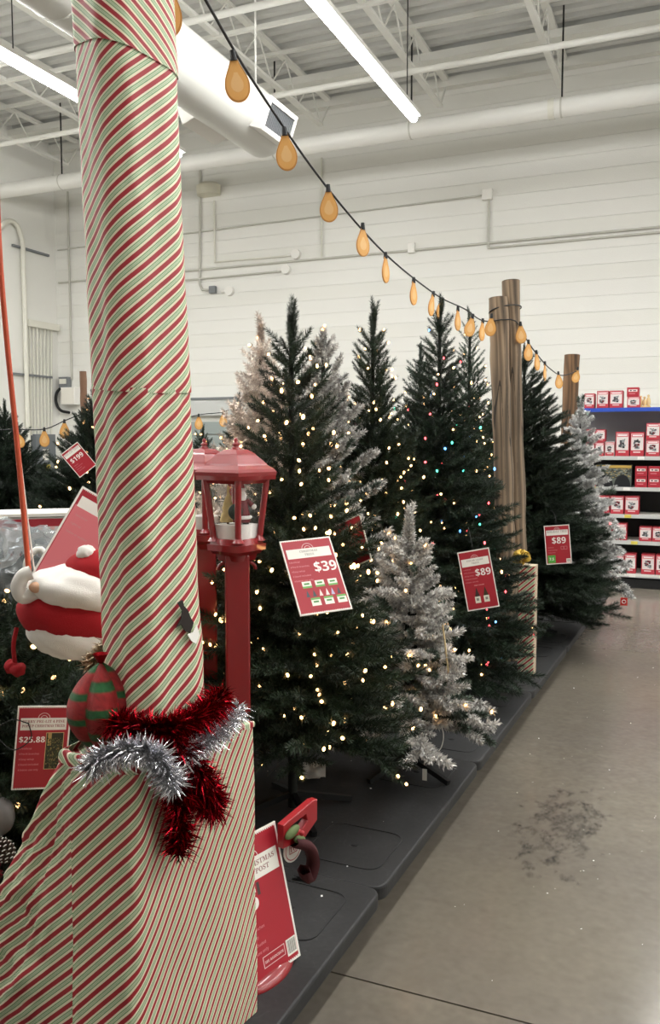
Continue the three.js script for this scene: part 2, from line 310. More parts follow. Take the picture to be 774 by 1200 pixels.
// ---------------------------------------------------------------- wrapped column
function sheetGeo(rows, cols, P, angle, sOff = 0, pull = null, fromEnd = false) {   // P(i/cols, j/rows) -> [x, y, z]; stripes follow true lengths
  const pos = [], uv = [], idx = [];
  for (let j = 0; j <= rows; j++) {
    let s = sOff, prev = null; const run = [];
    for (let i = 0; i <= cols; i++) {
      const q = P(i / cols, j / rows); if (prev) s += Math.hypot(q[0] - prev[0], q[2] - prev[2]) * (pull ? pull(i / cols) : 1); prev = q;
      pos.push(...q); run.push([s, q[1]]);
    }
    const back = fromEnd ? s : 0; for (const [a, y] of run) uv.push(...wrapUV(a - back, y, angle));
  }
  for (let j = 0; j < rows; j++) for (let i = 0; i < cols; i++) { const a = j * (cols + 1) + i; idx.push(a, a + 1, a + cols + 1, a + 1, a + cols + 2, a + cols + 1); }
  const g = new THREE.BufferGeometry(); g.setAttribute('position', new THREE.Float32BufferAttribute(pos, 3)); g.setAttribute('uv', new THREE.Float32BufferAttribute(uv, 2)); g.setIndex(idx); g.computeVertexNormals(); return g;
}
const colX = y => -1.138 - 0.0744 * (y - 1.0), colZ = y => -1.645 - 0.055 * (y - 1.0);
{
  const t = thing('wrapped_column', 'tall column wrapped in red, green and cream striped gift paper', 'column');
  const a = 0.1, r = 0.066, turn = 66 * D2R;
  const loop = (f, grow) => {           // point on the rounded square, f from 0 to 1 in the sense of rising azimuth
    const side = 2 * (a - r), arc = r * Math.PI / 2, per = 4 * (side + arc);
    let s = ((f % 1) + 1) % 1 * per, k = 0; while (s > side + arc) { s -= side + arc; k++; }
    let x, z; if (s < side) { x = -a + r + s; z = a; } else { const q = (s - side) / r; x = a - r + r * Math.sin(q); z = a - r + r * Math.cos(q); }
    const l = Math.hypot(x, z); x *= 1 + grow / l; z *= 1 + grow / l;
    const an = k * Math.PI / 2 + turn, c = Math.cos(an), sn = Math.sin(an);
    return [x * c + z * sn, -x * sn + z * c];
  };
  const sheet = (name, y0, y1, angle, grow, off, seed, amp = 0.0035) => part(name, sheetGeo(70, 96, (u, v) => {
    const f = u + 0.5, b = typeof y0 === 'function' ? y0(f) : y0, top = typeof y1 === 'function' ? y1(f) : y1, y = b + (top - b) * v;
    let [x, z] = loop(f, grow); const w = amp * (perlin.noise(x * 22 + seed, y * 2.2, z * 22) + 0.6 * perlin.noise(x * 30, y * 9 + seed, z * 30)) + (grow > 0.002 ? 0 : 0), l = Math.hypot(x, z);
    return [colX(y) + x * (1 + w / l), y, colZ(y) + z * (1 + w / l)];
  }, angle, off), wrapMat, t);
  part('steel_post', [rod([colX(0.91), 0.91, colZ(0.91)], [colX(CEIL), CEIL, colZ(CEIL)], 0.062, 0.062, 20)], M.steelWhite, t);
  sheet('lower_wrap', 0.9, f => 1.735 - 0.012 * Math.cos(6.28 * f), 41 * D2R, 0.0, 0, 1, 0.0055);
  sheet('middle_wrap', f => 1.725 - 0.012 * Math.cos(6.28 * f), f => 2.52 + 0.01 * Math.cos(6.28 * f), 41 * D2R, 0.0016, 0.004, 4);
  sheet('upper_wrap', f => 2.487 - 0.028 * Math.sin(6.28 * (f - 0.93)), 3.4, -40 * D2R, 0.0045, 0.01, 4);
  // rip in the paper with the dark core and a white flap
  const tear = new THREE.Group(); tear.name = 'torn_patch'; tear.position.set(-1.046, 1.2, -1.631); tear.rotation.set(0, 77 * D2R, 0); t.add(tear);
  const s = new THREE.Shape(); s.moveTo(-0.028, 0.046); s.lineTo(-0.012, 0.05); s.lineTo(-0.008, 0.036); s.lineTo(0.004, 0.024); s.lineTo(0.012, 0.006); s.lineTo(0.022, -0.008); s.lineTo(0.01, -0.03); s.lineTo(-0.006, -0.022); s.lineTo(-0.018, -0.004); s.lineTo(-0.034, -0.01); s.lineTo(-0.018, 0.008); s.lineTo(-0.014, 0.026);
  part('exposed_core', new THREE.ExtrudeGeometry(s, { depth: 0.002, bevelEnabled: false }).translate(0, 0, 0.004), std(0x2f2824, 0.9), tear);
  const fl = new THREE.Shape(); fl.moveTo(-0.004, -0.03); fl.lineTo(0.014, -0.028); fl.lineTo(0.028, -0.012); fl.lineTo(0.034, -0.038); fl.lineTo(0.02, -0.056); fl.lineTo(0.006, -0.046);
  part('paper_flap', new THREE.ExtrudeGeometry(fl, { depth: 0.0015, bevelEnabled: false }).rotateX(-0.12).translate(0, 0, 0.006), M.white, tear);
}
// ---------------------------------------------------------------- wrapped base box
const boxProfile = h => {
  const k = Math.max(0, 0.9 - h);
  const R = [-0.99 + 0.01 * k, -1.853], N = [-1.078 + 0.012 * k, -1.475 + 0.03 * k], S = [-1.235 + 0.02 * k, -1.462 + 0.05 * k], L = [-1.272 - 0.54 * k, -1.475 - 0.06 * k], B = [-1.26 - 0.5 * k, -1.85 - 0.05 * k];
  return { R, N, S, L, B };
};
const mix2 = (a, b, t) => [a[0] + (b[0] - a[0]) * t, a[1] + (b[1] - a[1]) * t];
{
  const t = thing('wrapped_box', 'box round the column foot covered in striped gift paper with flared skirt', 'wrapped box');
  const y0 = TOP + 0.004, y1 = 0.9;
  const bez = (a, c, b, q) => mix2(mix2(a, c, q), mix2(c, b, q), q);
  // front sheet: seam -> near corner -> far right corner
  part('front_wrap', sheetGeo(60, 110, (u, v) => {
    const h = y0 + (y1 - y0) * v, { R, N, S } = boxProfile(h); let p;
    const a = mix2(S, N, 0.78 + 0.06 * v), b = mix2(N, R, 0.09);
    if (u < 0.3) p = mix2(S, a, u / 0.3); else if (u < 0.5) p = bez(a, N, b, (u - 0.3) / 0.2); else if (u < 0.96) p = mix2(b, R, (u - 0.5) / 0.46); else p = [R[0] - (u - 0.96) * 0.9, R[1] - (u - 0.96) * 0.1];
    const w = 0.006 * perlin.noise(u * 3, h * 3, 2) + 0.0035 * perlin.noise(u * 12, h * 9, 4);
    const e = THREE.MathUtils.smoothstep(u, 0.25, 0.55);
    return [p[0] + w * (0.2 + 0.8 * e), h, p[1] + w * (1 - 0.7 * e) + (u < 0.01 ? 0.003 : 0)];
  }, 43 * D2R, 0.0, u => 1 + 0.75 * THREE.MathUtils.smoothstep(u, 0.34, 0.6)), wrapMat, t);
  // side sheet: flares out to the left in loose folds
  part('side_wrap', sheetGeo(60, 90, (u, v) => {
    const h = y0 + (y1 - y0) * v, { S, L, B, R } = boxProfile(h); let p; const f = 1 - u;
    if (f < 0.45) p = mix2(S, L, f / 0.45); else if (f < 0.6) p = bez(L, [L[0] - 0.03, L[1] - 0.02], mix2(L, B, 0.2), (f - 0.45) / 0.15); else p = mix2(mix2(L, B, 0.2), B, (f - 0.6) / 0.4);
    const k = Math.min(1, f * 4), am = k * Math.min(1, (0.93 - h) * 3);
    const w = am * (0.03 * perlin.noise(f * 5 + 3, h * 5.5 + f * 3, 1.3) + 0.018 * Math.abs(perlin.noise(f * 12, h * 13 + f * 9, 6.1)) + 0.008 * perlin.noise(f * 26, h * 24 + f * 14, 2.7) + 0.02 * Math.max(0, perlin.noise(f * 4 - h * 5, h * 3, 9.4)));
    return [p[0] - w * (f > 0.45 ? 1 : 0.4), h, p[1] + w * (f < 0.5 ? 1 : 0.4) - 0.002];
  }, 40 * D2R, 0.012, null, true), wrapMat, t);
  // folded cuff along the top and the paper over the top
  const ring = (u, h, off) => { const { R, N, S, L, B } = boxProfile(0.9); const pts = [B, L, S, N, mix2(N, R, 0.12)]; const q = u * 4, i = Math.min(3, Math.floor(q)); const p = mix2(pts[i], pts[i + 1], q - i), c = [-1.13, -1.65], l = Math.hypot(p[0] - c[0], p[1] - c[1]); return [p[0] + (p[0] - c[0]) / l * off, h, p[1] + (p[1] - c[1]) / l * off]; };
  part('folded_cuff', sheetGeo(8, 64, (u, v) => ring(u, 0.893 + 0.03 * Math.sin(v * 1.7) + 0.006 * perlin.noise(u * 7, 1, 3), 0.007 + 0.004 * Math.sin(v * 3.1) - 0.012 * v + 0.004 * perlin.noise(u * 9, v, 2)), -40 * D2R, 0.0), wrapMat, t);
  { const { R, N, S, L, B } = boxProfile(0.9), poly = [B, L, S, N, R], s = new THREE.Shape(poly.map(p => new THREE.Vector2(p[0], -p[1])));
    const g = new THREE.ExtrudeGeometry(s, { depth: 0.006, bevelEnabled: true, bevelSize: 0.002, bevelThickness: 0.004, bevelSegments: 2 }).rotateX(-Math.PI / 2).translate(0, 0.896, 0), p = g.attributes.position;
    for (let k = 0; k < p.count; k++) g.attributes.uv.setXY(k, ...wrapUV(p.getX(k), p.getZ(k), 40 * D2R)); part('top_wrap', g, wrapMat, t); }
}
// ---------------------------------------------------------------- tinsel
function tinselGeo(curves, n, len, seed, wd = 0.0016) {
  const r = rng(seed), pos = [], nor = [], q = new THREE.Quaternion();
  for (const [pts, share] of curves) {
    const c = new THREE.CatmullRomCurve3(pts.map(p => V(...p))); const m = Math.round(n * share);
    for (let i = 0; i < m; i++) {
      const u = r(), p = c.getPointAt(u), t = c.getTangentAt(u);
      let d = V(r() - 0.5, r() - 0.5, r() - 0.5).normalize(); d.addScaledVector(t, -0.75 * d.dot(t)).normalize();
      const L = len * (0.6 + 0.6 * r()), w = V(r() - 0.5, r() - 0.5, r() - 0.5).cross(d).normalize().multiplyScalar(wd * (0.7 + 0.6 * r()));
      const mid = p.clone().addScaledVector(d, L * 0.55), end = p.clone().addScaledVector(d, L).add(V((r() - 0.5) * 0.4 * L, -0.25 * L * r(), (r() - 0.5) * 0.4 * L));
      const A = p.clone().add(w), B = p.clone().sub(w), E = mid.clone().add(w), F = mid.clone().sub(w);
      for (const k of [A, B, E, B, F, E, E, F, end]) pos.push(k.x, k.y, k.z);
    }
  }
  const g = new THREE.BufferGeometry(); g.setAttribute('position', new THREE.Float32BufferAttribute(pos, 3)); g.computeVertexNormals(); return g;
}
const foil = (c, rough = 0.28) => new THREE.MeshStandardMaterial({ color: c, metalness: 1, roughness: rough, side: THREE.DoubleSide });
function garland(name, label, curves, n, len, mat, coreMat, seed) {
  const t = thing(name, label, 'tinsel garland');
  part('core', curves.map(([p]) => tube(p, 0.006, 30, 5)), coreMat, t);
  part('tinsel_strands', tinselGeo(curves, n, len, seed), mat, t).userData.kind = 'stuff';
}
garland('red_tinsel', 'shaggy dark red tinsel garland knotted on the striped box corner', [
  [[[-0.99, 1.015, -1.70], [-0.985, 1.0, -1.62], [-1.005, 0.99, -1.53], [-1.06, 0.992, -1.49], [-1.13, 0.99, -1.495], [-1.2, 0.965, -1.55]], 0.42],
  [[[-1.02, 0.985, -1.515], [-1.018, 0.94, -1.525], [-1.008, 0.86, -1.56], [-0.992, 0.79, -1.615], [-0.982, 0.76, -1.66]], 0.3],
  [[[-1.02, 0.95, -1.515], [-1.018, 0.86, -1.535], [-1.012, 0.76, -1.55], [-1.016, 0.695, -1.545]], 0.2],
  [[[-1.0, 0.97, -1.52], [-0.985, 0.9, -1.56], [-0.975, 0.83, -1.61], [-0.975, 0.78, -1.64]], 0.14]], 8200, 0.046, foil(0x98121f, 0.24), foil(0x50060f, 0.4), 11);
garland('silver_tinsel', 'bright silver tinsel garland lying on the left of the striped box top', [
  [[[-1.16, 0.905, -1.43], [-1.135, 0.935, -1.43], [-1.085, 0.955, -1.44], [-1.035, 0.965, -1.45], [-1.005, 0.95, -1.455], [-0.99, 0.912, -1.465], [-0.98, 0.878, -1.48]], 1]], 2600, 0.04, foil(0xe2e2e6, 0.22), foil(0x8c8c90, 0.4), 12);
garland('silver_tinsel', 'silver tinsel garland crossing in front of the red lamp posts', [
  [[[-0.985, 0.965, -1.76], [-0.98, 0.95, -1.68], [-0.985, 0.938, -1.59], [-0.99, 0.935, -1.52]], 1]], 2000, 0.04, foil(0xe2e2e6, 0.22), foil(0x8c8c90, 0.4), 13);
garland('champagne_tinsel', 'pale champagne tinsel wisp between the plush figure and the striped column', [
  [[[-1.262, 1.128, -1.66], [-1.285, 1.11, -1.65], [-1.31, 1.08, -1.64], [-1.325, 1.06, -1.635]], 1]], 700, 0.03, foil(0xc9b49a, 0.3), foil(0x8c7c68, 0.4), 14);
// ---------------------------------------------------------------- glitter ornament on the box
{
  const t = thing('glitter_ornament', 'lobed red glitter ornament with green bands left of the column', 'ornament', [-1.212, 0.908, -1.54], 0.4);
  const prof = []; for (let k = 0; k <= 40; k++) { const v = k / 40; prof.push(new THREE.Vector2(Math.max(0.001, 0.078 * Math.pow(Math.sin(Math.PI * Math.min(1, v * 0.93 + 0.06)), 0.75)), v * 0.2)); }
  let g = new THREE.LatheGeometry(prof, 72); const p = g.attributes.position, col = []; const r = rng(4);
  for (let i = 0; i < p.count; i++) {
    const x = p.getX(i), y = p.getY(i), z = p.getZ(i), an = Math.atan2(z, x), lobe = Math.floor((an / (2 * Math.PI) + 1) * 5 + 0.5), f = Math.abs(((an / (2 * Math.PI) + 1) * 5 + 0.5) % 1 - 0.5) * 2;
    const s = 1 - 0.22 * Math.pow(f, 3); p.setX(i, x * s); p.setZ(i, z * s);
    const ph = (y / 0.2 + (lobe % 2) * 0.11) * 3.6 % 1, green = ph > 0.7; const k = 0.75 + 0.5 * r();
    col.push(...(green ? [0.012 * k, 0.1 * k, 0.025 * k] : [0.3 * k, 0.014 * k, 0.014 * k]));
  }
  g.setAttribute('color', new THREE.Float32BufferAttribute(col, 3)); g.computeVertexNormals();
  part('body', g, new THREE.MeshStandardMaterial({ vertexColors: true, roughness: 0.4, metalness: 0.4, bumpMap: withRepeat(fine, 9, 6), bumpScale: 0.004 }), t);
  part('gathered_top', [new THREE.ConeGeometry(0.018, 0.03, 10, 1, true).rotateX(Math.PI).translate(0, 0.206, 0)], foil(0xa01a22, 0.5), t);
}
// ---------------------------------------------------------------- red lantern posts
const glassMat = new THREE.MeshPhysicalMaterial({ color: 0xffffff, transmission: 1, thickness: 0, roughness: 0.06, ior: 1.45 });
function square(r1, r2, h, y, turn = 0) { return new THREE.CylinderGeometry(r2, r1, h, 4).rotateY(turn).translate(0, y + h / 2, 0); }   // corners on the axes
function lantern(label, x, z, turn) {
  const t = thing('lantern_post', label, 'lamp post', [x, TOP, z], turn, 'red lantern posts');
  const b = 1.225 - TOP;           // underside of the lantern tray
  const roof = [[0.137, 0.0], [0.139, 0.012], [0.13, 0.022], [0.108, 0.034], [0.104, 0.04], [0.07, 0.068], [0.066, 0.073], [0.04, 0.087], [0.0, 0.092]];
  part('post', box(0.082, b, 0.082, 0, b / 2, 0, 0.008), M.lampRed, t);
  part('post_base', [box(0.16, 0.05, 0.16, 0, 0.025, 0, 0.01), box(0.12, 0.05, 0.12, 0, 0.07, 0, 0.01)], M.lampRed, t);
  part('tray', [square(0.062, 0.07, 0.022, b - 0.022), square(0.08, 0.092, 0.014, b), square(0.099, 0.101, 0.022, b + 0.013), square(0.092, 0.086, 0.02, b + 0.034)], M.lampRed, t);
  for (const s of [-1, 1]) part('bracket', new THREE.TorusGeometry(0.024, 0.006, 6, 12, Math.PI / 2).rotateY(s > 0 ? 0 : Math.PI).translate(s * 0.04, b - 0.055, 0), M.lampRed, t);
  const y0 = b + 0.05, y1 = b + 0.262;
  for (let k = 0; k < 4; k++) { const a = k * Math.PI / 2, c = Math.cos(a), s = Math.sin(a); part('corner_bar', [rod([c * 0.078, y0, s * 0.078], [c * 0.104, y1, s * 0.104], 0.0105, 0.0115, 8), new THREE.ConeGeometry(0.022, 0.03, 8).translate(c * 0.077, y0 + 0.01, s * 0.077)], M.lampRed, t); }
  for (let k = 0; k < 4; k++) {
    const a = k * Math.PI / 2, e = a + Math.PI / 2, P = (an, r, y) => [Math.cos(an) * r, y, Math.sin(an) * r];
    const A = P(a, 0.075, y0), B = P(e, 0.075, y0), C = P(e, 0.1, y1), Dd = P(a, 0.1, y1), g = new THREE.BufferGeometry();
    g.setAttribute('position', new THREE.Float32BufferAttribute([...A, ...C, ...B, ...A, ...Dd, ...C], 3)); g.computeVertexNormals(); part('pane', g, glassMat, t);
  }
  part('snow_bed', square(0.07, 0.074, 0.058, y0 - 0.006), M.snow, t);
  part('top_rail', [square(0.11, 0.116, 0.012, y1 - 0.02), square(0.134, 0.137, 0.016, y1 - 0.008)], M.lampRed, t);
  const rf = []; for (let k = 0; k + 1 < roof.length; k++) rf.push(new THREE.CylinderGeometry(roof[k + 1][0] || 0.002, roof[k][0], Math.max(0.001, roof[k + 1][1] - roof[k][1]), 4, 1, true).translate(0, y1 + 0.006 + (roof[k][1] + roof[k + 1][1]) / 2, 0));
  rf.push(square(0.137, 0.137, 0.002, y1 + 0.006)); part('roof', rf.map(g => { g = g.toNonIndexed(); g.computeVertexNormals(); return g; }), M.lampRed, t);
  part('finial', new THREE.LatheGeometry([[0.001, 0.04], [0.006, 0.036], [0.008, 0.03], [0.006, 0.025], [0.012, 0.02], [0.013, 0.015], [0.009, 0.011], [0.015, 0.007], [0.016, 0]].map(p => new THREE.Vector2(p[0], p[1])).reverse(), 16).translate(0, y1 + 0.094, 0), M.lampRed, t);
  return t;
}
{
  const L1 = [-1.424, -2.55], L2 = [-1.70, -2.80];
  lantern('front red lantern post with snow bed, fully clear of the column', L1[0], L1[1], 29 * D2R + 0.06);
  lantern('rear red lantern post half hidden behind the striped column', L2[0], L2[1], 31 * D2R);
  // small figures inside the front lantern
  const y = 1.33;
  const f = thing('bottle_brush_tree', 'tiny cream bottle brush tree inside the front red lantern', 'ornament', [L1[0] - 0.028, y, L1[1] + 0.01]);
  part('cone', bump(new THREE.ConeGeometry(0.026, 0.13, 20, 14).translate(0, 0.07, 0), 0.008, 90), std(0xd9c48a, 0.9), f); part('stem', rod([0, -0.012, 0], [0, 0.012, 0], 0.004), std(0x4a3522, 0.8), f);
  const s = thing('lantern_figurine', 'tiny red coated bearded figurine with green sack inside the front red lantern', 'figurine', [L1[0] + 0.018, y + 0.004, L1[1] - 0.002], 0.9); s.scale.setScalar(1.05);
  part('coat', new THREE.LatheGeometry([[0.001, 0.085], [0.012, 0.08], [0.02, 0.065], [0.024, 0.04], [0.03, 0.012], [0.028, 0]].map(p => new THREE.Vector2(...p)).reverse(), 20), std(0x6d1620, 0.7), s);
  part('fur_hem', new THREE.TorusGeometry(0.029, 0.006, 8, 20).rotateX(Math.PI / 2).translate(0, 0.016, 0), M.snow, s);
  part('boots', [ell(0.01, 0.012, 0.014, -0.012, -0.004, 0.006), ell(0.01, 0.012, 0.014, 0.012, -0.004, 0.006)], M.black, s);
  part('sack', ell(0.024, 0.026, 0.02, -0.026, 0.035, 0.014), std(0x1d3328, 0.7), s);
  part('head', ell(0.013, 0.014, 0.013, 0, 0.096, 0), std(0xd9a58c, 0.7), s);
  part('beard', ell(0.014, 0.02, 0.012, 0, 0.084, 0.008), M.snow, s);
  part('hat', [new THREE.ConeGeometry(0.014, 0.05, 14).translate(0, 0.128, 0)], std(0xa01a22, 0.7), s); part('hat_brim', new THREE.TorusGeometry(0.013, 0.005, 8, 16).rotateX(Math.PI / 2).translate(0, 0.106, 0), M.snow, s);
  part('arm', [rod([0.018, 0.07, 0], [0.036, 0.052, 0.012], 0.009, 0.008)], std(0x6d1620, 0.7), s); part('mitten', ell(0.009, 0.009, 0.009, 0.038, 0.05, 0.014), M.snow, s);
}
// ---------------------------------------------------------------- artificial trees
function tipGeo(K, nl, wd, lean, seed, stemR = 0.012, curl = 0) {   // a bottle-brush twig along +y, one unit long
  const r = rng(seed), pos = [], col = [];
  const tri = (a, b, c, k) => { for (const p of [a, b, c]) { pos.push(p.x, p.y, p.z); col.push(k, k, k); } };
  for (let s = 0; s < 3; s++) { const a = s * 2.094, b = a + 2.094; tri(V(Math.cos(a) * stemR, 0, Math.sin(a) * stemR), V(0, 1, 0), V(Math.cos(b) * stemR, 0, Math.sin(b) * stemR), 0.6); }
  for (let i = 0; i < K; i++) {
    const u = (i + r()) / K, an = i * 2.39996 + r() * 0.8, y = u * 1.0, el = (lean + (r() - 0.5) * 0.5) * (1 - 0.55 * Math.max(0, u - 0.8) / 0.2 * 1) ;
    const d = V(Math.cos(an) * Math.sin(el), Math.cos(el), Math.sin(an) * Math.sin(el)), L = nl * (0.75 + 0.5 * r()) * (1 - 0.25 * u);
    const w = V(r() - 0.5, r() - 0.5, r() - 0.5).cross(d).normalize().multiplyScalar(wd * 0.5), o = V(0, y, 0), e = o.clone().addScaledVector(d, L).add(V((r() - 0.5) * curl, (r() - 0.5) * curl, (r() - 0.5) * curl)), m = o.clone().lerp(e, 0.55).add(V((r() - 0.5) * curl, (r() - 0.5) * curl, (r() - 0.5) * curl)), k = 0.65 + 0.7 * r();
    tri(o.clone().add(w), o.clone().sub(w), m.clone().add(w), k); tri(o.clone().sub(w), m.clone().sub(w), m.clone().add(w), k); tri(m.clone().add(w), m.clone().sub(w), e, k);
  }
  const g = new THREE.BufferGeometry(); g.setAttribute('position', new THREE.Float32BufferAttribute(pos, 3)); g.setAttribute('color', new THREE.Float32BufferAttribute(col, 3)); g.computeVertexNormals(); return g;
}
const TIPS = {
  pine: [tipGeo(170, 0.23, 0.015, 0.95, 1), tipGeo(170, 0.21, 0.015, 0.85, 2)],
  fir: [tipGeo(90, 0.17, 0.024, 1.0, 3), tipGeo(90, 0.19, 0.022, 0.9, 4)],
  flock: [tipGeo(170, 0.3, 0.05, 1.0, 5, 0.07, 0.1), tipGeo(170, 0.27, 0.055, 1.1, 6, 0.08, 0.1)],
  tinsel: [tipGeo(150, 0.26, 0.017, 1.25, 7, 0.008, 0.08), tipGeo(150, 0.24, 0.017, 1.2, 8, 0.008, 0.08)],
};
const needle = (rough = 0.6, extra = {}) => new THREE.MeshStandardMaterial({ color: 0xffffff, vertexColors: true, roughness: rough, side: THREE.DoubleSide, ...extra });
const FOL = { pine: needle(0.55), fir: needle(0.6), flock: needle(0.95), tinsel: needle(0.3, { metalness: 0.9 }) };
const BULB = {
  warm: new THREE.MeshStandardMaterial({ color: 0xffe2b0, emissive: new THREE.Color(1, 0.54, 0.2), emissiveIntensity: 4.5, roughness: 0.4 }),
  red: new THREE.MeshStandardMaterial({ color: 0xff4040, emissive: new THREE.Color(1, 0.09, 0.1), emissiveIntensity: 3, roughness: 0.4 }),
  blue: new THREE.MeshStandardMaterial({ color: 0x4080ff, emissive: new THREE.Color(0.12, 0.4, 1), emissiveIntensity: 3, roughness: 0.4 }),
  green: new THREE.MeshStandardMaterial({ color: 0x40ffb0, emissive: new THREE.Color(0.08, 0.8, 0.5), emissiveIntensity: 2.6, roughness: 0.4 }),
};
const bulbGeo = new THREE.SphereGeometry(1, 8, 6).scale(0.8, 1.25, 0.8);
function instanced(name, geo, mat, mats, cols, parent) {
  const m = new THREE.InstancedMesh(geo, mat, mats.length); m.name = name; mats.forEach((q, i) => m.setMatrixAt(i, q)); if (cols) cols.forEach((c, i) => m.setColorAt(i, c));
  m.castShadow = m.receiveShadow = true; m.userData.kind = 'stuff'; parent.add(m); return m;
}
function makeTree(name, label, o) {
  const { x, z, y0 = TOP, h, r, kind = 'pine', tone = [0.012, 0.034, 0.02], vary = 0.5, bulbs = [], seed = 1, dens = 1, tip = 0.17, clear = 0.16, power = 0.9, stand = true, group, leader = 0.19, lift = 0.25, white = 0, br = 0.007, rough = 0.3 } = o;
  const t = thing(name, label, 'christmas tree', [x, y0, z], 0, group), R = rng(seed * 977 + 13);
  const mats = [[], []], cols = [[], []], spots = [], twigs = [];
  const put = (p, d, L) => {
    const q = new THREE.Quaternion().setFromUnitVectors(V(0, 1, 0), d).multiply(new THREE.Quaternion().setFromAxisAngle(V(0, 1, 0), R() * 6.28)), wv = R() < 0.5 ? 0 : 1;
    mats[wv].push(new THREE.Matrix4().compose(p, q, V(L, L, L).multiplyScalar(1).multiply(V(1, 1, 1))));
    const k = 1 + vary * (R() * 2 - 1), c = new THREE.Color(); if (R() < white) c.setRGB(0.1 * k, 0.13 * k, 0.1 * k); else c.setRGB(tone[0] * k, tone[1] * k, tone[2] * k); cols[wv].push(c);
    spots.push([p, d, L]);
  };
  const N = Math.round(150 * dens * Math.pow(h / 2, 0.8) * Math.pow(r / 0.45, 0.5));
  for (let i = 0; i < N; i++) {
    const f = 1 - Math.pow(1 - (i + 0.5) / N, 0.72), yy = h * (clear + (0.97 - leader * 0.45 - clear) * f), L = (r * Math.pow(1 - f, power) + 0.03) * (1 - rough + 2 * rough * R()), az = i * 2.39996 + (R() - 0.5) * 0.7;
    const ts = tip * (0.55 + 0.45 * (1 - f)), el = (lift + 0.75 * f + (R() - 0.5) * 0.3), out = V(Math.cos(az), 0, Math.sin(az)), dir = out.clone().multiplyScalar(Math.cos(el)).add(V(0, Math.sin(el), 0)).normalize();
    const at = s => V(0, yy, 0).addScaledVector(out, s * L * Math.cos(el) * 1).add(V(0, s * L * Math.sin(el) - 0.06 * L * s * s, 0));
    if (L > 0.14) twigs.push(rod(at(0), at(0.9), 0.006, 0.003, 3));
    const nT = Math.max(2, Math.round(L / tip * 4)), side = V(-out.z, 0, out.x);
    for (let k = 0; k < nT; k++) {
      const s = nT < 2 ? 0.3 : 0.16 + 0.74 * k / (nT - 1), sg = k % 2 ? 1 : -1, sp = (0.55 + 0.5 * R()) * (1 - 0.25 * s);
      const d = dir.clone().addScaledVector(side, sg * sp * 1.1).add(V(0, (R() - 0.35) * 0.7, 0)).normalize();
      put(at(s), d, ts * (0.75 + 0.5 * R()));
    }
    put(at(0.82), dir.clone().add(V((R() - 0.5) * 0.2, 0.1, (R() - 0.5) * 0.2)).normalize(), ts * (0.9 + 0.4 * R()));
  }
  // leader at the top
  for (let k = 0; k < 9; k++) put(V(0, h - leader + k * leader * 0.075, 0), V((R() - 0.5) * 0.42, 1, (R() - 0.5) * 0.42).normalize(), Math.min(tip * 0.9, leader * 0.55));
  for (let k = 0; k < 12; k++) { const a = k * 2.4, e = 0.45 + 0.5 * R(); put(V(0, h - leader * (1.35 - 0.04 * k), 0), V(Math.cos(a) * e, 0.8, Math.sin(a) * e).normalize(), tip * (0.45 + 0.4 * R())); }
  const dark = std(0x12170f, 0.8);
  part('trunk', rod([0, stand ? 0.02 : 0, 0], [0, h - leader, 0], 0.02, 0.01, 8), dark, t);
  part('branch_wires', twigs, dark, t).userData.kind = 'stuff';
  for (const k of [0, 1]) instanced(k ? 'foliage_inner_sprays' : 'foliage_sprays', TIPS[kind][k], FOL[kind], mats[k], cols[k], t);
  if (stand) for (let k = 0; k < 4; k++) { const a = 0.5 + k * Math.PI / 2 + seed * 0.3, c = Math.cos(a), s = Math.sin(a), ln = 0.22 + 0.12 * r; part('stand_leg', box(ln, 0.022, 0.02, ln / 2, 0, 0).rotateZ(-0.24).rotateY(-a).translate(0, 0.075, 0), M.blackMetal, t); }
  // bulbs sit just outside the sprays
  const B = rng(seed * 31 + 7);
  for (const [colr, n] of bulbs) {
    const bm = [];
    for (let i = 0; i < n; i++) {
      const [p, d, L] = spots[Math.floor(B() * spots.length)], q = p.clone().addScaledVector(d, L * (0.75 + 0.4 * B())).add(V(p.x, 0, p.z).normalize().multiplyScalar(0.012)), s = br * (0.8 + 0.4 * B());
      bm.push(new THREE.Matrix4().compose(q, new THREE.Quaternion().setFromEuler(new THREE.Euler(B() * 3, B() * 3, 0)), V(s, s, s)));
    }
    instanced(`${colr}_light_bulbs`, bulbGeo, BULB[colr], bm, null, t);
  }
  return t;
}
makeTree('lit_pine_tree', 'tall dark green tree with warm white lights holding the $39 sign', { x: -1.42, z: -2.98, h: 1.99, r: 0.33, bulbs: [['warm', 270]], seed: 1, dens: 1.7, lift: 0.0, power: 0.95, tone: [0.0205, 0.038, 0.0175] });
makeTree('tinsel_tree', 'champagne tinsel tree peeking out left of the first lit tree', { x: -2.03, z: -3.9, h: 2.09, r: 0.44, kind: 'tinsel', tone: [0.66, 0.57, 0.5], vary: 0.3, bulbs: [['warm', 90]], seed: 2, dens: 1.3, tip: 0.15, power: 0.8 });
makeTree('flocked_tree', 'white flocked tree behind the first lit tree with its top above', { x: -1.78, z: -4.12, h: 2.05, r: 0.42, kind: 'flock', tone: [0.6, 0.585, 0.56], vary: 0.3, bulbs: [['warm', 70]], seed: 3, dens: 0.9, tip: 0.13, leader: 0.12, power: 0.7, white: 0.12 });
makeTree('lit_pine_tree', 'slender dark tree with warm white lights between the flocked and coloured light trees', { x: -1.607, z: -4.4, h: 2.21, r: 0.36, bulbs: [['warm', 260]], seed: 4, dens: 1.5, leader: 0.22, tone: [0.0215, 0.039, 0.019], power: 0.95, rough: 0.32 });
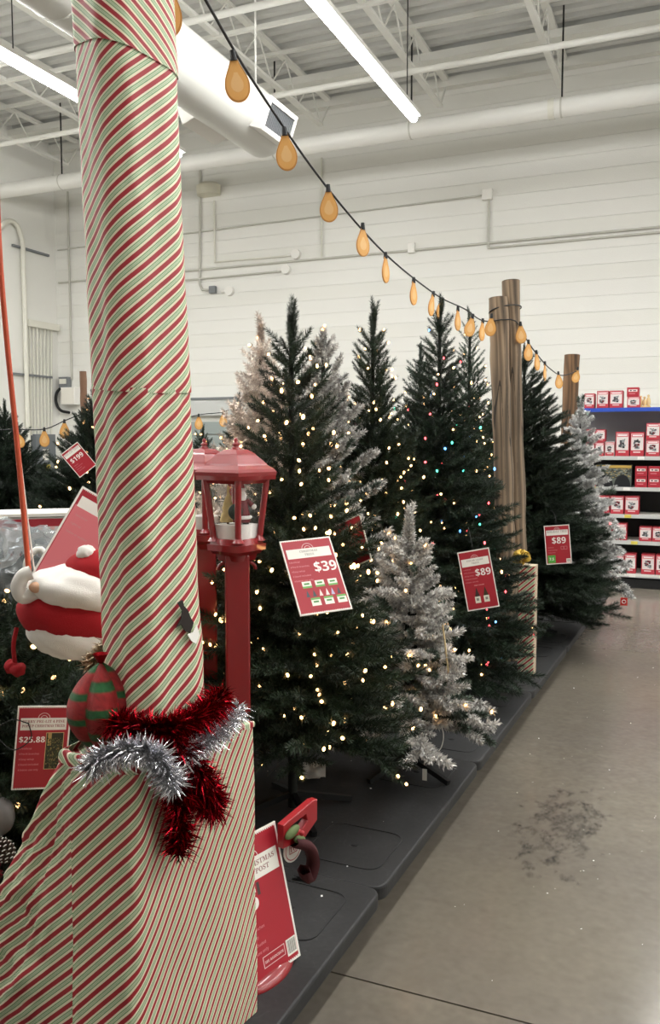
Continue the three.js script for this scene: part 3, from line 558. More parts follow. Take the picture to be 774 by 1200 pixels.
makeTree('small_flocked_tree', 'short snow flocked tree with warm lights standing at the platform edge', { x: -1.13, z: -3.56, h: 1.19, r: 0.23, kind: 'flock', tone: [0.66, 0.64, 0.61], vary: 0.25, bulbs: [['warm', 60]], seed: 5, dens: 1.1, tip: 0.115, leader: 0.24, clear: 0.2, lift: -0.1, rough: 0.35, white: 0.16, br: 0.0065 });
makeTree('coloured_light_tree', 'wide dark green tree with red, blue and green lights', { x: -1.36, z: -4.85, h: 2.29, r: 0.47, bulbs: [['warm', 70], ['red', 75], ['blue', 40], ['green', 45]], seed: 6, dens: 1.9, tone: [0.0175, 0.034, 0.0175], lift: -0.08, power: 1.0, clear: 0.09 });
makeTree('lit_fir_tree', 'paler green fir with warm lights rising behind the coloured light tree', { x: -1.50, z: -6.15, h: 2.42, r: 0.4, kind: 'fir', tone: [0.03, 0.062, 0.034], bulbs: [['warm', 230]], seed: 7, dens: 1.25, tip: 0.15, leader: 0.18 });
makeTree('lit_fir_tree', 'fir with pale green tips showing left of the coloured light tree', { x: -1.66, z: -5.45, h: 2.1, r: 0.42, kind: 'fir', tone: [0.028, 0.05, 0.034], bulbs: [['warm', 60], ['red', 12]], seed: 27, dens: 1.25, tip: 0.16, leader: 0.18 });
makeTree('unlit_pine_tree', 'broad very dark unlit tree right of the wooden posts', { x: -1.19, z: -6.62, h: 2.2, r: 0.6, seed: 8, dens: 2.1, tone: [0.015, 0.0285, 0.0145], lift: -0.05, power: 0.72, leader: 0.14, rough: 0.2, clear: 0.08 });
makeTree('flocked_tree', 'snow flocked tree showing at the right edge of the dark unlit tree', { x: -0.90, z: -7.75, h: 1.86, r: 0.3, kind: 'flock', tone: [0.66, 0.655, 0.64], vary: 0.25, seed: 9, dens: 1.3, tip: 0.14, power: 0.85, white: 0.1, lift: -0.15, bulbs: [['green', 8], ['red', 4]] });
makeTree('lit_pine_tree', 'small lit tree at lower left behind the $25.88 sign', { x: -1.98, z: -2.05, h: 0.98, r: 0.5, bulbs: [['warm', 120]], seed: 10, dens: 1.6, tone: [0.0195, 0.038, 0.017], lift: 0.05, leader: 0.1, power: 0.7 });
makeTree('unlit_pine_tree', 'dark tree at the far left edge beside the grey breaker panel', { x: -6.35, z: -6.65, y0: 0, h: 2.02, r: 0.72, seed: 11, dens: 1.5, tone: [0.012, 0.026, 0.013], tip: 0.2 });
makeTree('lit_pine_tree', 'distant lit tree with the $199 sign, left of the column', { x: -5.0, z: -6.35, y0: 0, h: 2.14, r: 0.72, bulbs: [['warm', 100]], seed: 12, dens: 1.5, tone: [0.012, 0.026, 0.0135], tip: 0.19, br: 0.012 });
makeTree('lit_pine_tree', 'small distant lit tree above the front red lantern', { x: -4.42, z: -8.0, y0: 0, h: 2.12, r: 0.42, bulbs: [['warm', 60]], seed: 13, dens: 1.0, tone: [0.013, 0.028, 0.0145], tip: 0.18, br: 0.012 });
makeTree('lit_pine_tree', 'distant lit tree mostly hidden between the column and the rear lantern', { x: -5.0, z: -8.2, y0: 0, h: 1.8, r: 0.5, bulbs: [['warm', 60]], seed: 14, dens: 1.0, tone: [0.013, 0.028, 0.0145], tip: 0.18, br: 0.012 });
makeTree('unlit_pine_tree', 'dark tree filling the inner row behind the second lit tree', { x: -2.5, z: -5.4, h: 1.95, r: 0.65, seed: 15, dens: 1.0, tone: [0.012, 0.025, 0.0125] });
makeTree('lit_pine_tree', 'inner row lit tree seen low behind the red lantern posts', { x: -2.35, z: -3.3, h: 1.3, r: 0.55, seed: 16, dens: 1.2, bulbs: [['warm', 50]], tone: [0.012, 0.026, 0.013] });

// ---------------------------------------------------------------- timber posts
const woodTex = dataTex(256, 512, (u, v) => { const a = tiled(u, v, 3, 3, 41), g = Math.sin((u * 60 + 7 * tiled(u, v, 2, 3, 12)) * 1.0) * 0.5 + 0.5, cr = Math.abs(tiled(u, v * 0.3, 5, 2, 77)) < 0.02 ? 0.55 : 1, k = (0.82 + 0.3 * a + 0.34 * (g - 0.4)) * cr; return [138 * k, 118 * k, 96 * k]; });
const woodMat = std(0xffffff, 0.85, { map: woodTex, bumpMap: woodTex, bumpScale: 0.006 });
const woodMat2 = std(0xd9c2ac, 0.85, { map: woodTex, bumpMap: woodTex, bumpScale: 0.003 });
function timber(label, base, top, r, mat, seed) {
  const t = thing('timber_post', label, 'post', base, 0, undefined), d = V(top[0] - base[0], top[1] - base[1], top[2] - base[2]);
  const g = new THREE.CylinderGeometry(r * 0.96, r, d.length(), 20, 24).translate(0, d.length() / 2, 0); bump(g, 0.01, 5, seed); g.applyQuaternion(new THREE.Quaternion().setFromUnitVectors(V(0, 1, 0), d.clone().normalize()));
  part('timber', g, mat, t);
}
timber('front of the two rough wooden posts strapped together', [-1.095, TOP, -5.72], [-1.225, 2.575, -5.80], 0.066, woodMat, 3);
timber('taller rear one of the two rough wooden posts strapped together', [-1.045, TOP, -5.87], [-1.165, 2.70, -5.915], 0.062, woodMat, 8);
timber('short brown wooden post behind the flocked tree near the shelves', [-1.09, 0.14, -8.3], [-1.07, 2.44, -8.45], 0.075, woodMat2, 5);
timber('brown wooden post behind the tinsel tree', [-2.36, TOP, -4.50], [-2.36, 2.06, -4.53], 0.042, std(0x6d5443, 0.9), 6);
timber('distant brown wooden post above the tree with the $199 sign', [-5.72, 0, -7.1], [-5.69, 2.33, -7.05], 0.036, std(0x7a5c48, 0.9), 7);
// ---------------------------------------------------------------- string of bulb cut-outs
const bulbFace = std(0xe6ad62, 0.55), bulbRim = std(0xc98a40, 0.6), bulbHeart = std(0xecc082, 0.55);
function bulbShape(k = 1) { const s = new THREE.Shape(); s.moveTo(-0.010 * k, 0); s.bezierCurveTo(-0.018 * k, -0.03, -0.037 * k, -0.05, -0.037 * k, -0.078); s.bezierCurveTo(-0.037 * k, -0.108, -0.018 * k, -0.122 - 0.002 * k, 0, -0.122 - 0.002 * k); s.bezierCurveTo(0.018 * k, -0.122 - 0.002 * k, 0.037 * k, -0.108, 0.037 * k, -0.078); s.bezierCurveTo(0.037 * k, -0.05, 0.018 * k, -0.03, 0.010 * k, 0); return s; }
const ext = (s, d) => new THREE.ExtrudeGeometry(s, { depth: d, bevelEnabled: false, curveSegments: 10 }).translate(0, 0, -d / 2);
const BG = { rim: ext(bulbShape(1), 0.005), face: ext(bulbShape(1), 0.0066).scale(0.88, 0.93, 1).translate(0, -0.004, 0), heart: ext(bulbShape(1), 0.0078).scale(0.5, 0.45, 1).translate(0, -0.04, 0), socket: new THREE.CylinderGeometry(0.008, 0.011, 0.03, 10).translate(0, 0.008, 0) };
function bulbString(label, cables, bulbs, size = 1) {
  const t = thing('bulb_string', label, 'light string');
  for (const c of cables) part('cable', tube(c, 0.0042 * size, 90, 6), M.cable, t);
  for (const [p, yaw, roll] of bulbs) {
    const b = part('bulb', BG.rim, bulbRim, t); b.position.set(...p); b.rotation.set(0, yaw * D2R, roll * D2R, 'YXZ'); b.scale.setScalar(size);
    part('bulb_face', BG.face, bulbFace, b); part('bulb_heart', BG.heart, bulbHeart, b); part('socket', BG.socket, M.cable, b);
  }
}
const ring = (x, y, z, r, tilt) => { const l = []; for (let k = 0; k <= 12; k++) { const a = k / 12 * 6.283; l.push([x + Math.cos(a) * r, y + Math.sin(a + 0.5) * tilt, z + Math.sin(a) * r]); } return l; };
const strapLoop = []; for (let k = 0; k <= 16; k++) { const a = k / 16 * 6.2832, c = Math.cos(a) * 0.137, q = Math.sin(a) * 0.074; strapLoop.push([-1.187 + c * 0.496 + q * 0.868, 2.5 + 0.03 * Math.sin(a + 0.5), -5.856 - c * 0.868 + q * 0.496]); }
bulbString('black cable with large amber bulb cut-outs sagging from the column to the wooden posts', [
  [[-1.14, 2.78, -1.7], [-1.198, 2.755, -1.989], [-1.295, 2.75, -2.384], [-1.341, 2.703, -2.742], [-1.373, 2.660, -3.051], [-1.391, 2.612, -3.366], [-1.398, 2.553, -3.739], [-1.402, 2.511, -4.115], [-1.386, 2.472, -4.5], [-1.352, 2.436, -4.838], [-1.324, 2.435, -5.285], [-1.275, 2.41, -5.72], [-1.16, 2.42, -5.72], [-1.11, 2.42, -5.84], [-1.095, 2.37, -5.975], [-1.067, 2.3, -6.09], [-1.041, 2.231, -6.367], [-1.057, 2.197, -7.011], [-1.06, 2.199, -7.772], [-1.0, 2.29, -8.40]],
  strapLoop], [
  [[-1.177, 2.685, -1.8], 33, -4], [[-1.272, 2.725, -2.284], 30, 8], [[-1.33, 2.668, -2.745], 26, 5], [[-1.366, 2.607, -3.216], 24, 2], [[-1.38, 2.558, -3.642], 60, 1], [[-1.4, 2.506, -4.009], 82, 2], [[-1.392, 2.462, -4.442], 78, 0], [[-1.365, 2.433, -4.723], 82, -18], [[-1.357, 2.424, -4.888], 84, -34], [[-1.337, 2.412, -5.169], 78, 0], [[-1.302, 2.397, -5.4], 40, -14], [[-1.282, 2.393, -5.6], 75, -6], [[-1.238, 2.43, -5.66], 10, -4], [[-1.082, 2.395, -5.85], 22, 4], [[-1.068, 2.3, -6.085], 48, 0], [[-1.041, 2.245, -6.259], 70, 10], [[-1.031, 2.194, -6.586], 84, 2], [[-1.06, 2.191, -7.5], 40, 6], [[-1.0, 2.29, -8.3], 15, -10]]);
bulbString('distant cable with small amber bulbs between the far left trees', [[[-6.3, 1.72, -6.2], [-5.9, 1.735, -6.3], [-5.58, 1.74, -6.36], [-5.41, 1.82, -6.44], [-5.2, 1.9, -6.5]]], [[[-5.85, 1.71, -6.26], 42, 20], [[-5.58, 1.725, -6.34], 42, 0], [[-5.41, 1.8, -6.42], 42, 0]], 1.25);
bulbString('distant cable with small amber bulbs above the rear red lantern', [[[-4.95, 1.86, -7.75], [-4.799, 1.905, -7.8], [-4.559, 1.935, -7.9], [-4.3, 2.0, -7.7]]], [[[-4.8, 1.89, -7.8], 32, 0], [[-4.56, 1.92, -7.9], 32, 0]], 1.15);
// ---------------------------------------------------------------- price signs
const RED = '#a8202e';
function header(g, w, y, h, lines, ink = '#8d8a84') {
  g.fillStyle = '#eeebe2'; g.fillRect(w * 0.07, y, w * 0.86, h);
  g.strokeStyle = '#eeebe2'; g.lineWidth = 3; g.beginPath(); g.arc(w / 2, y + 4, w * 0.11, Math.PI, 0); g.stroke(); g.beginPath(); g.arc(w / 2, y + 4, w * 0.06, Math.PI, 0); g.stroke();
  g.fillStyle = ink; g.textAlign = 'center'; g.textBaseline = 'middle'; lines.forEach((s, i) => { g.font = `bold ${Math.floor(h * 0.62 / lines.length)}px serif`; g.fillText(s, w / 2, y + h * (0.3 + 0.7 * i / lines.length) , w * 0.8); });
}
function bullets(g, x, y, w, n, step, size) { g.textAlign = 'left'; g.fillStyle = '#d9a0a0'; const words = ['Artificial', 'Pre-lit branches', 'Easy setup', 'Stand included', 'Indoor use only']; for (let i = 0; i < n; i++) { g.fillRect(x - 8, y + i * step - 4, 3, 9); g.font = `${size}px sans-serif`; g.fillText(words[i], x, y + i * step, w); } }
function border(g, w, h) { g.fillStyle = '#efece4'; g.fillRect(0, 0, w, h); g.fillStyle = RED; g.fillRect(9, 12, w - 18, h - 24); g.fillStyle = RED; for (let x = 9; x < w - 12; x += 10) { g.fillRect(x, 8, 5, 5); g.fillRect(x, h - 13, 5, 5); } }
const price = (g, s, x, y, size, align = 'center') => { g.fillStyle = '#f4f0e8'; g.textAlign = align; g.textBaseline = 'middle'; g.font = `bold ${size}px sans-serif`; g.fillText(s, x, y); };
function miniTree(g, x, y, w, h, c) { g.fillStyle = c; g.beginPath(); g.moveTo(x, y); g.lineTo(x - w / 2, y + h); g.lineTo(x + w / 2, y + h); g.fill(); }
const SIGN = {
  s39: canvasTex(360, 540, (g, w, h) => { border(g, w, h); header(g, w, 70, 70, ['CHRISTMAS', 'TREES'], '#9a948c'); price(g, '$39', 265, 215, 100); bullets(g, 36, 165, 130, 5, 34, 17);
    for (const [x, y] of [[70, 310], [160, 310], [250, 310], [100, 440], [190, 440], [280, 440]]) { g.fillStyle = '#efece0'; g.fillRect(x, y, 64, 46); g.fillStyle = '#6fae5c'; g.fillRect(x, y > 400 ? y - 10 : y + 34, 64, 14); g.fillStyle = '#4b8a44'; g.fillRect(x + 14, y + 12, 36, 12); }
    [['#3c4a52', 90], ['#37464a', 135], ['#f0ddd6', 180], ['#f4e9e4', 225], ['#b7b4cf', 262], ['#3b4146', 305]].forEach(([c, x]) => miniTree(g, x, 372, 26, 50, c)); }),
  s89: canvasTex(300, 560, (g, w, h) => { border(g, w, h); header(g, w, 74, 74, ['COLOR LIGHT', 'TREES'], '#a89c96'); price(g, '$89', 205, 215, 92); bullets(g, 38, 175, 110, 5, 30, 16); g.fillStyle = '#e0b0ac'; g.font = 'bold 15px sans-serif'; g.fillText('TREE COLORS', 100, 330);
    miniTree(g, 115, 350, 46, 86, '#3a2a26'); miniTree(g, 195, 350, 46, 86, '#3f3420'); g.fillStyle = '#e6e4d2'; g.fillRect(88, 436, 52, 62); g.fillRect(170, 436, 52, 62); g.fillStyle = '#8c8f86'; g.fillRect(100, 452, 24, 24); g.fillRect(184, 452, 24, 24); }),
  s89b: canvasTex(300, 460, (g, w, h) => { border(g, w, h); header(g, w, 56, 62, ['HOLIDAY TREE'], '#a89c96'); price(g, '$89', 165, 180, 104); bullets(g, 40, 262, 100, 3, 30, 16); g.strokeStyle = '#d9a0a0'; g.lineWidth = 3; g.strokeRect(185, 254, 30, 34); g.strokeRect(222, 254, 34, 34); g.fillStyle = '#57a844'; g.fillRect(22, 352, 90, 92); price(g, '7.5', 66, 398, 42); g.fillStyle = '#efece0'; g.fillRect(w - 62, h - 60, 50, 48); g.fillStyle = '#777'; for (let k = 0; k < 8; k++) g.fillRect(w - 54 + k * 5, h - 52, 2 + (k % 2), 30); }),
  s25: canvasTex(320, 530, (g, w, h) => { border(g, w, h); header(g, w, 74, 78, ['BERRY PRE-LIT 4 PINE', 'POP-UP CHRISTMAS TREES'], '#a05a58'); price(g, '$25.88', 98, 212, 52); bullets(g, 38, 268, 110, 5, 34, 17);
    g.fillStyle = '#c9b27c'; g.fillRect(180, 168, 108, 236); g.fillStyle = '#2c2a1d'; g.fillRect(184, 172, 100, 228); g.fillStyle = '#b99a5c'; g.fillRect(192, 172, 22, 80); const r = rng(3); for (let i = 0; i < 260; i++) { g.fillStyle = ['#3e4a2c', '#5a5a34', '#23281a', '#8a7a48'][Math.floor(r() * 4)]; g.fillRect(184 + r() * 94, 200 + r() * 194, 5, 9); } }),
  s199: canvasTex(300, 440, (g, w, h) => { border(g, w, h); header(g, w, 40, 70, ['PRE-LIT TREE'], '#b5a59e'); price(g, '$199', 150, 180, 96); bullets(g, 50, 260, 120, 4, 32, 16); }),
  s19: canvasTex(300, 460, (g, w, h) => { border(g, w, h); g.globalAlpha = 1; price(g, '$39', 180, 110, 96); bullets(g, 50, 220, 120, 5, 34, 16); }),
  pink: canvasTex(320, 520, (g, w, h) => { border(g, w, h); g.fillStyle = '#d8737a'; g.fillRect(14, 90, w - 28, h - 106); g.fillStyle = '#f1ece4'; g.fillRect(24, 40, w - 60, 56); g.fillStyle = '#c98f8c'; g.font = '15px sans-serif'; ['Yard decor', 'Lights up', 'Indoor or outdoor'].forEach((s, i) => g.fillText(s, 40, 140 + i * 44)); g.fillStyle = '#4c3a33'; g.beginPath(); g.moveTo(150, 300); g.lineTo(230, 250); g.lineTo(290, 320); g.lineTo(240, 370); g.fill(); g.fillStyle = '#e8e0d2'; g.fillRect(230, 280, 60, 50); }),
  low: canvasTex(300, 560, (g, w, h) => { border(g, w, h); header(g, w, 90, 90, ['LED CHRISTMAS', 'LAMP POST'], '#9a6a68'); price(g, '$45', 62, 250, 110); bullets(g, 40, 330, 150, 5, 30, 16); g.strokeStyle = '#e6dcd4'; g.lineWidth = 3; g.strokeRect(118, h - 86, 110, 42); g.fillStyle = '#e6dcd4'; g.font = 'bold 15px sans-serif'; g.fillText('SEE ASSOCIATE', 124, h - 64, 98); g.fillStyle = '#efece0'; g.fillRect(w - 62, h - 92, 52, 66); g.fillStyle = '#555'; for (let k = 0; k < 9; k++) g.fillRect(w - 56 + k * 5, h - 86, 2 + (k % 2), 52); g.fillStyle = '#4b3a38'; g.fillRect(150, 190, 14, 50); }),
};
function sign(label, map, w, h, c, yaw, pitch, roll, hook) {
  const t = thing('price_sign', label, 'sign', c); if (Array.isArray(yaw)) { const X = V(...yaw).normalize(), Z = X.clone().cross(V(...pitch)).normalize(), Y = Z.clone().cross(X); t.quaternion.setFromRotationMatrix(new THREE.Matrix4().makeBasis(X, Y, Z)); } else t.rotation.set(pitch * D2R, yaw * D2R, roll * D2R, 'YXZ');
  part('board', box(w, h, 0.004, 0, 0, 0), M.paper, t);
  part('printed_face', new THREE.PlaneGeometry(w * 0.995, h * 0.995).translate(0, 0, 0.0026), std(0xffffff, 0.42, { map }), t);
  if (hook) part('hook', tube(hook, 0.0016, 30, 5), M.blackMetal, t);
}
sign('slanted red $39 sign on the first lit tree', SIGN.s39, 0.185, 0.285, [-1.152, 1.16, -2.60], [0.713, 0.060, -0.703], [-0.501, 0.790, -0.364], 0, [[0, 0.14, 0], [0, 0.18, -0.03], [0.0, 0.2, -0.1]]);
sign('red $89 sign tilted on the coloured light tree', SIGN.s89, 0.16, 0.30, [-0.965, 0.921, -4.2], 14, -6, 11, [[0, 0.14, 0], [0, 0.2, -0.03], [0.0, 0.26, -0.2], [0, 0.27, -0.5]]);
sign('red $89 sign with green sticker on the dark unlit tree', SIGN.s89b, 0.165, 0.26, [-0.80, 0.93, -5.80], 12, -4, 5, [[0, 0.12, 0], [0, 0.18, -0.03], [0, 0.22, -0.3], [0, 0.22, -0.6]]);
sign('red $25.88 sign with a tree photo at lower left', SIGN.s25, 0.138, 0.228, [-1.589, 0.784, -1.763], 44, 0, -6, [[-0.04, 0.07, 0.004], [-0.03, 0.03, 0.012], [-0.07, 0.0, 0.016], [-0.1, 0.02, 0.016], [-0.12, 0.05, 0.01], [-0.08, 0.08, 0.01], [-0.04, 0.07, 0.012]]);
sign('red $199 sign turned askew on the distant lit tree', SIGN.s199, 0.17, 0.24, [-4.60, 1.47, -5.62], 39, 0, 38, [[0, 0.14, 0], [0, 0.2, -0.05], [0, 0.24, -0.2], [0, 0.24, -0.4]]);
sign('dark red sign turned edgewise behind the $39 sign', SIGN.s19, 0.14, 0.2, [-1.255, 1.2, -3.2], -14, -14, 26, [[0, 0.12, 0], [0, 0.16, -0.03], [0, 0.2, -0.1], [-0.1, 0.2, -0.2]]);
sign('pale red sign leaning behind the plush figure', SIGN.pink, 0.2, 0.36, [-1.86, 1.255, -2.28], 52, -6, -32);
sign('red lamp post sign leaning against the striped box on the floor platform', SIGN.low, 0.235, 0.38, [-1.056, 0.335, -2.0], 75, -14.5, 0);
// ---------------------------------------------------------------- shelving with boxed lights
const SZ = -9.95, shelfY = [1.995, 1.463, 1.122, 0.821, 0.528, 0.162];
{
  const x0 = -1.35, x1 = 1.6, cx = (x0 + x1) / 2, w = x1 - x0;
  const t = thing('store_shelving', 'tall store shelving with blue topped shelf and boxed lights', 'shelving', [0, 0, SZ]);
  part('back_panel', box(w, 1.92, 0.03, cx, 1.01, -0.5), std(0xa6a8a8, 0.7), t);
  part('kick_base', box(w, 0.1, 0.48, cx, 0.05, -0.26), M.black, t);
  for (const x of [x0 + 0.02, 0.1, x1 - 0.02]) part('upright', box(0.03, 1.95, 0.06, x, 0.975, -0.46), M.black, t);
  shelfY.forEach((y, i) => {
    const s = part('shelf', box(w, 0.025, i === 5 ? 0.5 : 0.46, cx, y - 0.0135, -0.25), i === 0 ? M.blue : M.steelWhite, t);
    const rail = part('price_rail', box(w, 0.042, 0.012, cx, y - 0.02, -0.008), i === 0 ? M.blue : std(0xc9c9c6, 0.5), s);
    if (i) { const r = rng(60 + i); for (let k = 0; k < 5; k++) part('price_ticket', box(0.07, 0.034, 0.003, x0 + 0.25 + k * 0.42 + 0.2 * r(), y - 0.02, 0), r() < 0.4 ? std(0xe0cf5a, 0.6) : M.white, s); }
    if (i > 1) part('shelf_back', box(w, (shelfY[i - 1] - y) - 0.03, 0.01, cx, (shelfY[i - 1] + y) / 2 - 0.015, -0.48), M.black, t);
  });
}
const CARD = [0, 1, 2, 3].map(k => canvasTex(128, 160, (g, w, h) => {
  g.fillStyle = '#c03c48'; g.fillRect(0, 0, w, h); g.fillStyle = '#e2d9d6'; g.fillRect(5, 6, w - 10, h * 0.73); g.fillStyle = '#d4757c'; g.fillRect(8, 9, w - 16, 22); g.fillStyle = '#f6f1f0'; g.fillRect(18, 15, w - 36, 9);
  const r = rng(k + 3); for (let i = 0; i < 26; i++) { g.fillStyle = ['#2c2f33', '#474b4e', '#6b1f28', '#8f9496'][Math.floor(r() * 4)]; const s = 7 + 18 * r(); g.fillRect(24 + r() * (w - 72), 44 + r() * 56, s, s * 0.7); }
  g.fillStyle = '#e9d9d6'; g.fillRect(26, h * 0.82, w * 0.55, 9);
}));
const cardMat = CARD.map(m => std(0xffffff, 0.4, { map: m })), redCarton = std(0xb03440, 0.5), whiteCarton = std(0xdad4d0, 0.5);
const ORD = ['first', 'second', 'third', 'fourth', 'fifth', 'sixth', 'seventh', 'eighth', 'ninth', 'tenth', 'eleventh', 'twelfth'];
const ROW = ['on the top blue shelf', 'on the second shelf', 'on the third shelf', 'on the fourth shelf', 'on the fifth shelf', 'on the bottom shelf'];
function shelfBox(row, k, x, w, h, lift, style, what, d = 0.18) {
  const t = thing('boxed_lights', `${what}, ${ORD[k]} from the left ${ROW[row]}`, 'box', [x + w / 2, shelfY[row] + lift, SZ - 0.02 - d / 2], 0, 'boxed goods on the shelving');
  part('carton', box(w, h, d, 0, h / 2, 0, 0.003), style === 'w' ? whiteCarton : redCarton, t);
  part('printed_front', new THREE.PlaneGeometry(w * 0.94, h * 0.94).translate(0, h / 2, d / 2 + 0.001), style === 'm' ? M.redFront : cardMat[(k + row) % 4], t);
}
M.redFront = std(0xffffff, 0.4, { map: canvasTex(128, 128, (g) => { g.fillStyle = '#b02c3a'; g.fillRect(0, 0, 128, 128); g.fillStyle = '#e8dcd8'; g.fillRect(14, 26, 100, 34); g.fillStyle = '#4a2a30'; g.fillRect(30, 34, 20, 16); g.fillRect(66, 38, 34, 14); g.fillStyle = '#d98a90'; g.fillRect(20, 84, 70, 10); }) });
{
  let c = [0, 0, 0, 0, 0, 0];
  const put = (row, x, w, h, lift = 0, style = 'r', what = 'red and white boxed light set') => shelfBox(row, c[row]++, x, w, h, lift, style, what);
  put(0, -1.12, 0.11, 0.165); put(0, -0.985, 0.125, 0.19); put(0, -0.85, 0.14, 0.19); put(0, -0.665, 0.135, 0.12); put(0, -0.67, 0.125, 0.1, 0.121, 'm', 'red boxed light set lying on another');
  put(1, -1.09, 0.095, 0.155); put(1, -0.99, 0.095, 0.155); put(1, -0.885, 0.1, 0.16, 0, 'w', 'white boxed star topper'); put(1, -1.09, 0.1, 0.14, 0.157); put(1, -0.985, 0.1, 0.14, 0.157); put(1, -0.775, 0.145, 0.27, 0, 'r', 'tall red boxed light set'); put(1, -0.62, 0.145, 0.265, 0, 'r', 'tall red boxed light set');
  put(1, -0.46, 0.145, 0.18); put(1, -0.46, 0.145, 0.18, 0.182, 'r', 'red and white light box stacked on another'); put(1, -0.3, 0.145, 0.18); put(1, -0.14, 0.145, 0.26);
  put(2, -1.02, 0.05, 0.11, 0, 'm'); put(2, -0.56, 0.125, 0.115, 0, 'm'); put(2, -0.425, 0.125, 0.115, 0, 'm'); put(2, -0.56, 0.125, 0.115, 0.117, 'm'); put(2, -0.425, 0.125, 0.115, 0.117, 'm'); put(2, -0.29, 0.125, 0.115, 0, 'm'); put(2, -0.29, 0.125, 0.115, 0.117, 'm');
  put(3, -0.96, 0.14, 0.2); put(3, -0.81, 0.14, 0.2); put(3, -0.66, 0.15, 0.2);
  put(4, -0.93, 0.14, 0.19); put(4, -0.78, 0.15, 0.19); put(4, -0.5, 0.13, 0.16); put(4, -0.365, 0.13, 0.16); put(4, -0.23, 0.13, 0.16);
  put(5, -0.88, 0.1, 0.2); put(5, -0.77, 0.12, 0.22); put(5, -0.645, 0.12, 0.22); put(5, -0.47, 0.14, 0.22); put(5, -0.32, 0.14, 0.22);
  const a = thing('village_box', 'wide dark boxed set with gold top edge on the third shelf', 'box', [-0.785, shelfY[2], SZ - 0.11]);
  part('carton', box(0.38, 0.245, 0.18, 0, 0.1225, 0, 0.003), std(0x2f322d, 0.6), a);
  part('gold_band', box(0.37, 0.03, 0.003, 0, 0.225, 0.091), std(0xb99a4a, 0.5), a);
  part('printed_front', new THREE.PlaneGeometry(0.37, 0.2).translate(0, 0.105, 0.0915), std(0xffffff, 0.5, { map: canvasTex(256, 128, (g, w, h) => { g.fillStyle = '#5f655d'; g.fillRect(0, 0, w, h); const r = rng(9); for (let i = 0; i < 160; i++) { g.fillStyle = ['#8a8f86', '#3c403a', '#a58f5c', '#2a2d29'][Math.floor(r() * 4)]; g.fillRect(r() * w, r() * 64, 14, 6); } g.fillStyle = '#15171a'; for (const x of [64, 192]) { g.beginPath(); g.ellipse(x, 128, 60, 84, 0, Math.PI, 0); g.fill(); } }) }), a);
  const fl = thing('shelf_figurine', 'pale golden figurine group at the right of the top blue shelf', 'figurine', [-0.49, shelfY[0], SZ - 0.12]);
  part('base', box(0.13, 0.02, 0.08, 0, 0.01, 0, 0.004), std(0xd8b878, 0.6), fl); part('figures', [ell(0.022, 0.05, 0.02, -0.04, 0.06, 0), ell(0.02, 0.045, 0.02, 0.0, 0.055, 0.01), ell(0.024, 0.055, 0.02, 0.04, 0.065, 0), ell(0.014, 0.014, 0.014, -0.04, 0.12, 0), ell(0.014, 0.014, 0.014, 0.0, 0.11, 0.01), ell(0.014, 0.014, 0.014, 0.04, 0.13, 0)], std(0xe2c78e, 0.6), fl);
}
// ---------------------------------------------------------------- small wrapped post with bow
{
  const t = thing('wrapped_stub_post', 'short square post in striped paper by the platform edge', 'post', [-0.925, TOP, -5.42]);
  const y1 = 0.835 - TOP, a = 0.05; const c4 = [[-a, a], [a, a], [a, -a], [-a, -a], [-a, a]];
  part('wrap', sheetGeo(4, 32, (u, v) => { const q = u * 4, i = Math.min(3, Math.floor(q)), p = mix2(c4[i], c4[i + 1], q - i); return [p[0], v * y1, p[1]]; }, 42 * D2R), wrapMat, t);
  part('top_cap', box(2 * a, 0.004, 2 * a, 0, y1, 0), std(0xd8cbb0, 0.7), t);
  const b = thing('gold_bow', 'curly gold ribbon bow on top of the short wrapped post', 'bow', [-0.965, 0.838, -5.40]);
  const r = rng(8), l = []; for (let k = 0; k < 26; k++) { const az = r() * 6.28, el = r() * 1.5, d = V(Math.cos(az) * Math.cos(el), Math.sin(el), Math.sin(az) * Math.cos(el)); l.push(new THREE.TorusGeometry(0.024 + 0.012 * r(), 0.0035, 4, 16).scale(1, 1, 2.6).rotateX(r() * 3).rotateY(az).translate(d.x * 0.03, 0.035 + d.y * 0.035, d.z * 0.03)); }
  part('ribbon_loops', l, foil(0xc9a94a, 0.35), b); part('knot', ell(0.02, 0.012, 0.02, 0, 0.012, 0), foil(0xb89838, 0.4), b);
}
// ---------------------------------------------------------------- left side goods
const plush = c => new THREE.MeshPhysicalMaterial({ color: c, roughness: 0.95, sheen: 0.6, sheenRoughness: 0.5, bumpMap: withRepeat(fine, 5, 5), bumpScale: 0.0016 });
const furWhite = plush(0xf0ece6), velvet = plush(0xa8121c);
{
  const t = thing('hanging_strap', 'orange red strap with a thin pale cord hanging down to the plush figure', 'strap');
  part('strap', tube([[-1.78, CEIL - 0.72, -1.86], [-1.775, 5, -1.86], [-1.772, 2.456, -1.852], [-1.749, 2.109, -1.832], [-1.724, 1.878, -1.822], [-1.690, 1.6, -1.813], [-1.648, 1.225, -1.80]], 0.0072, 80, 8), std(0xc4502f, 0.6), t);
  part('pale_cord', tube([[-1.79, CEIL - 0.72, -1.88], [-1.782, 2.4, -1.866], [-1.735, 1.9, -1.838], [-1.685, 1.5, -1.826], [-1.64, 1.22, -1.815]], 0.002, 60, 6), M.paper, t);
}
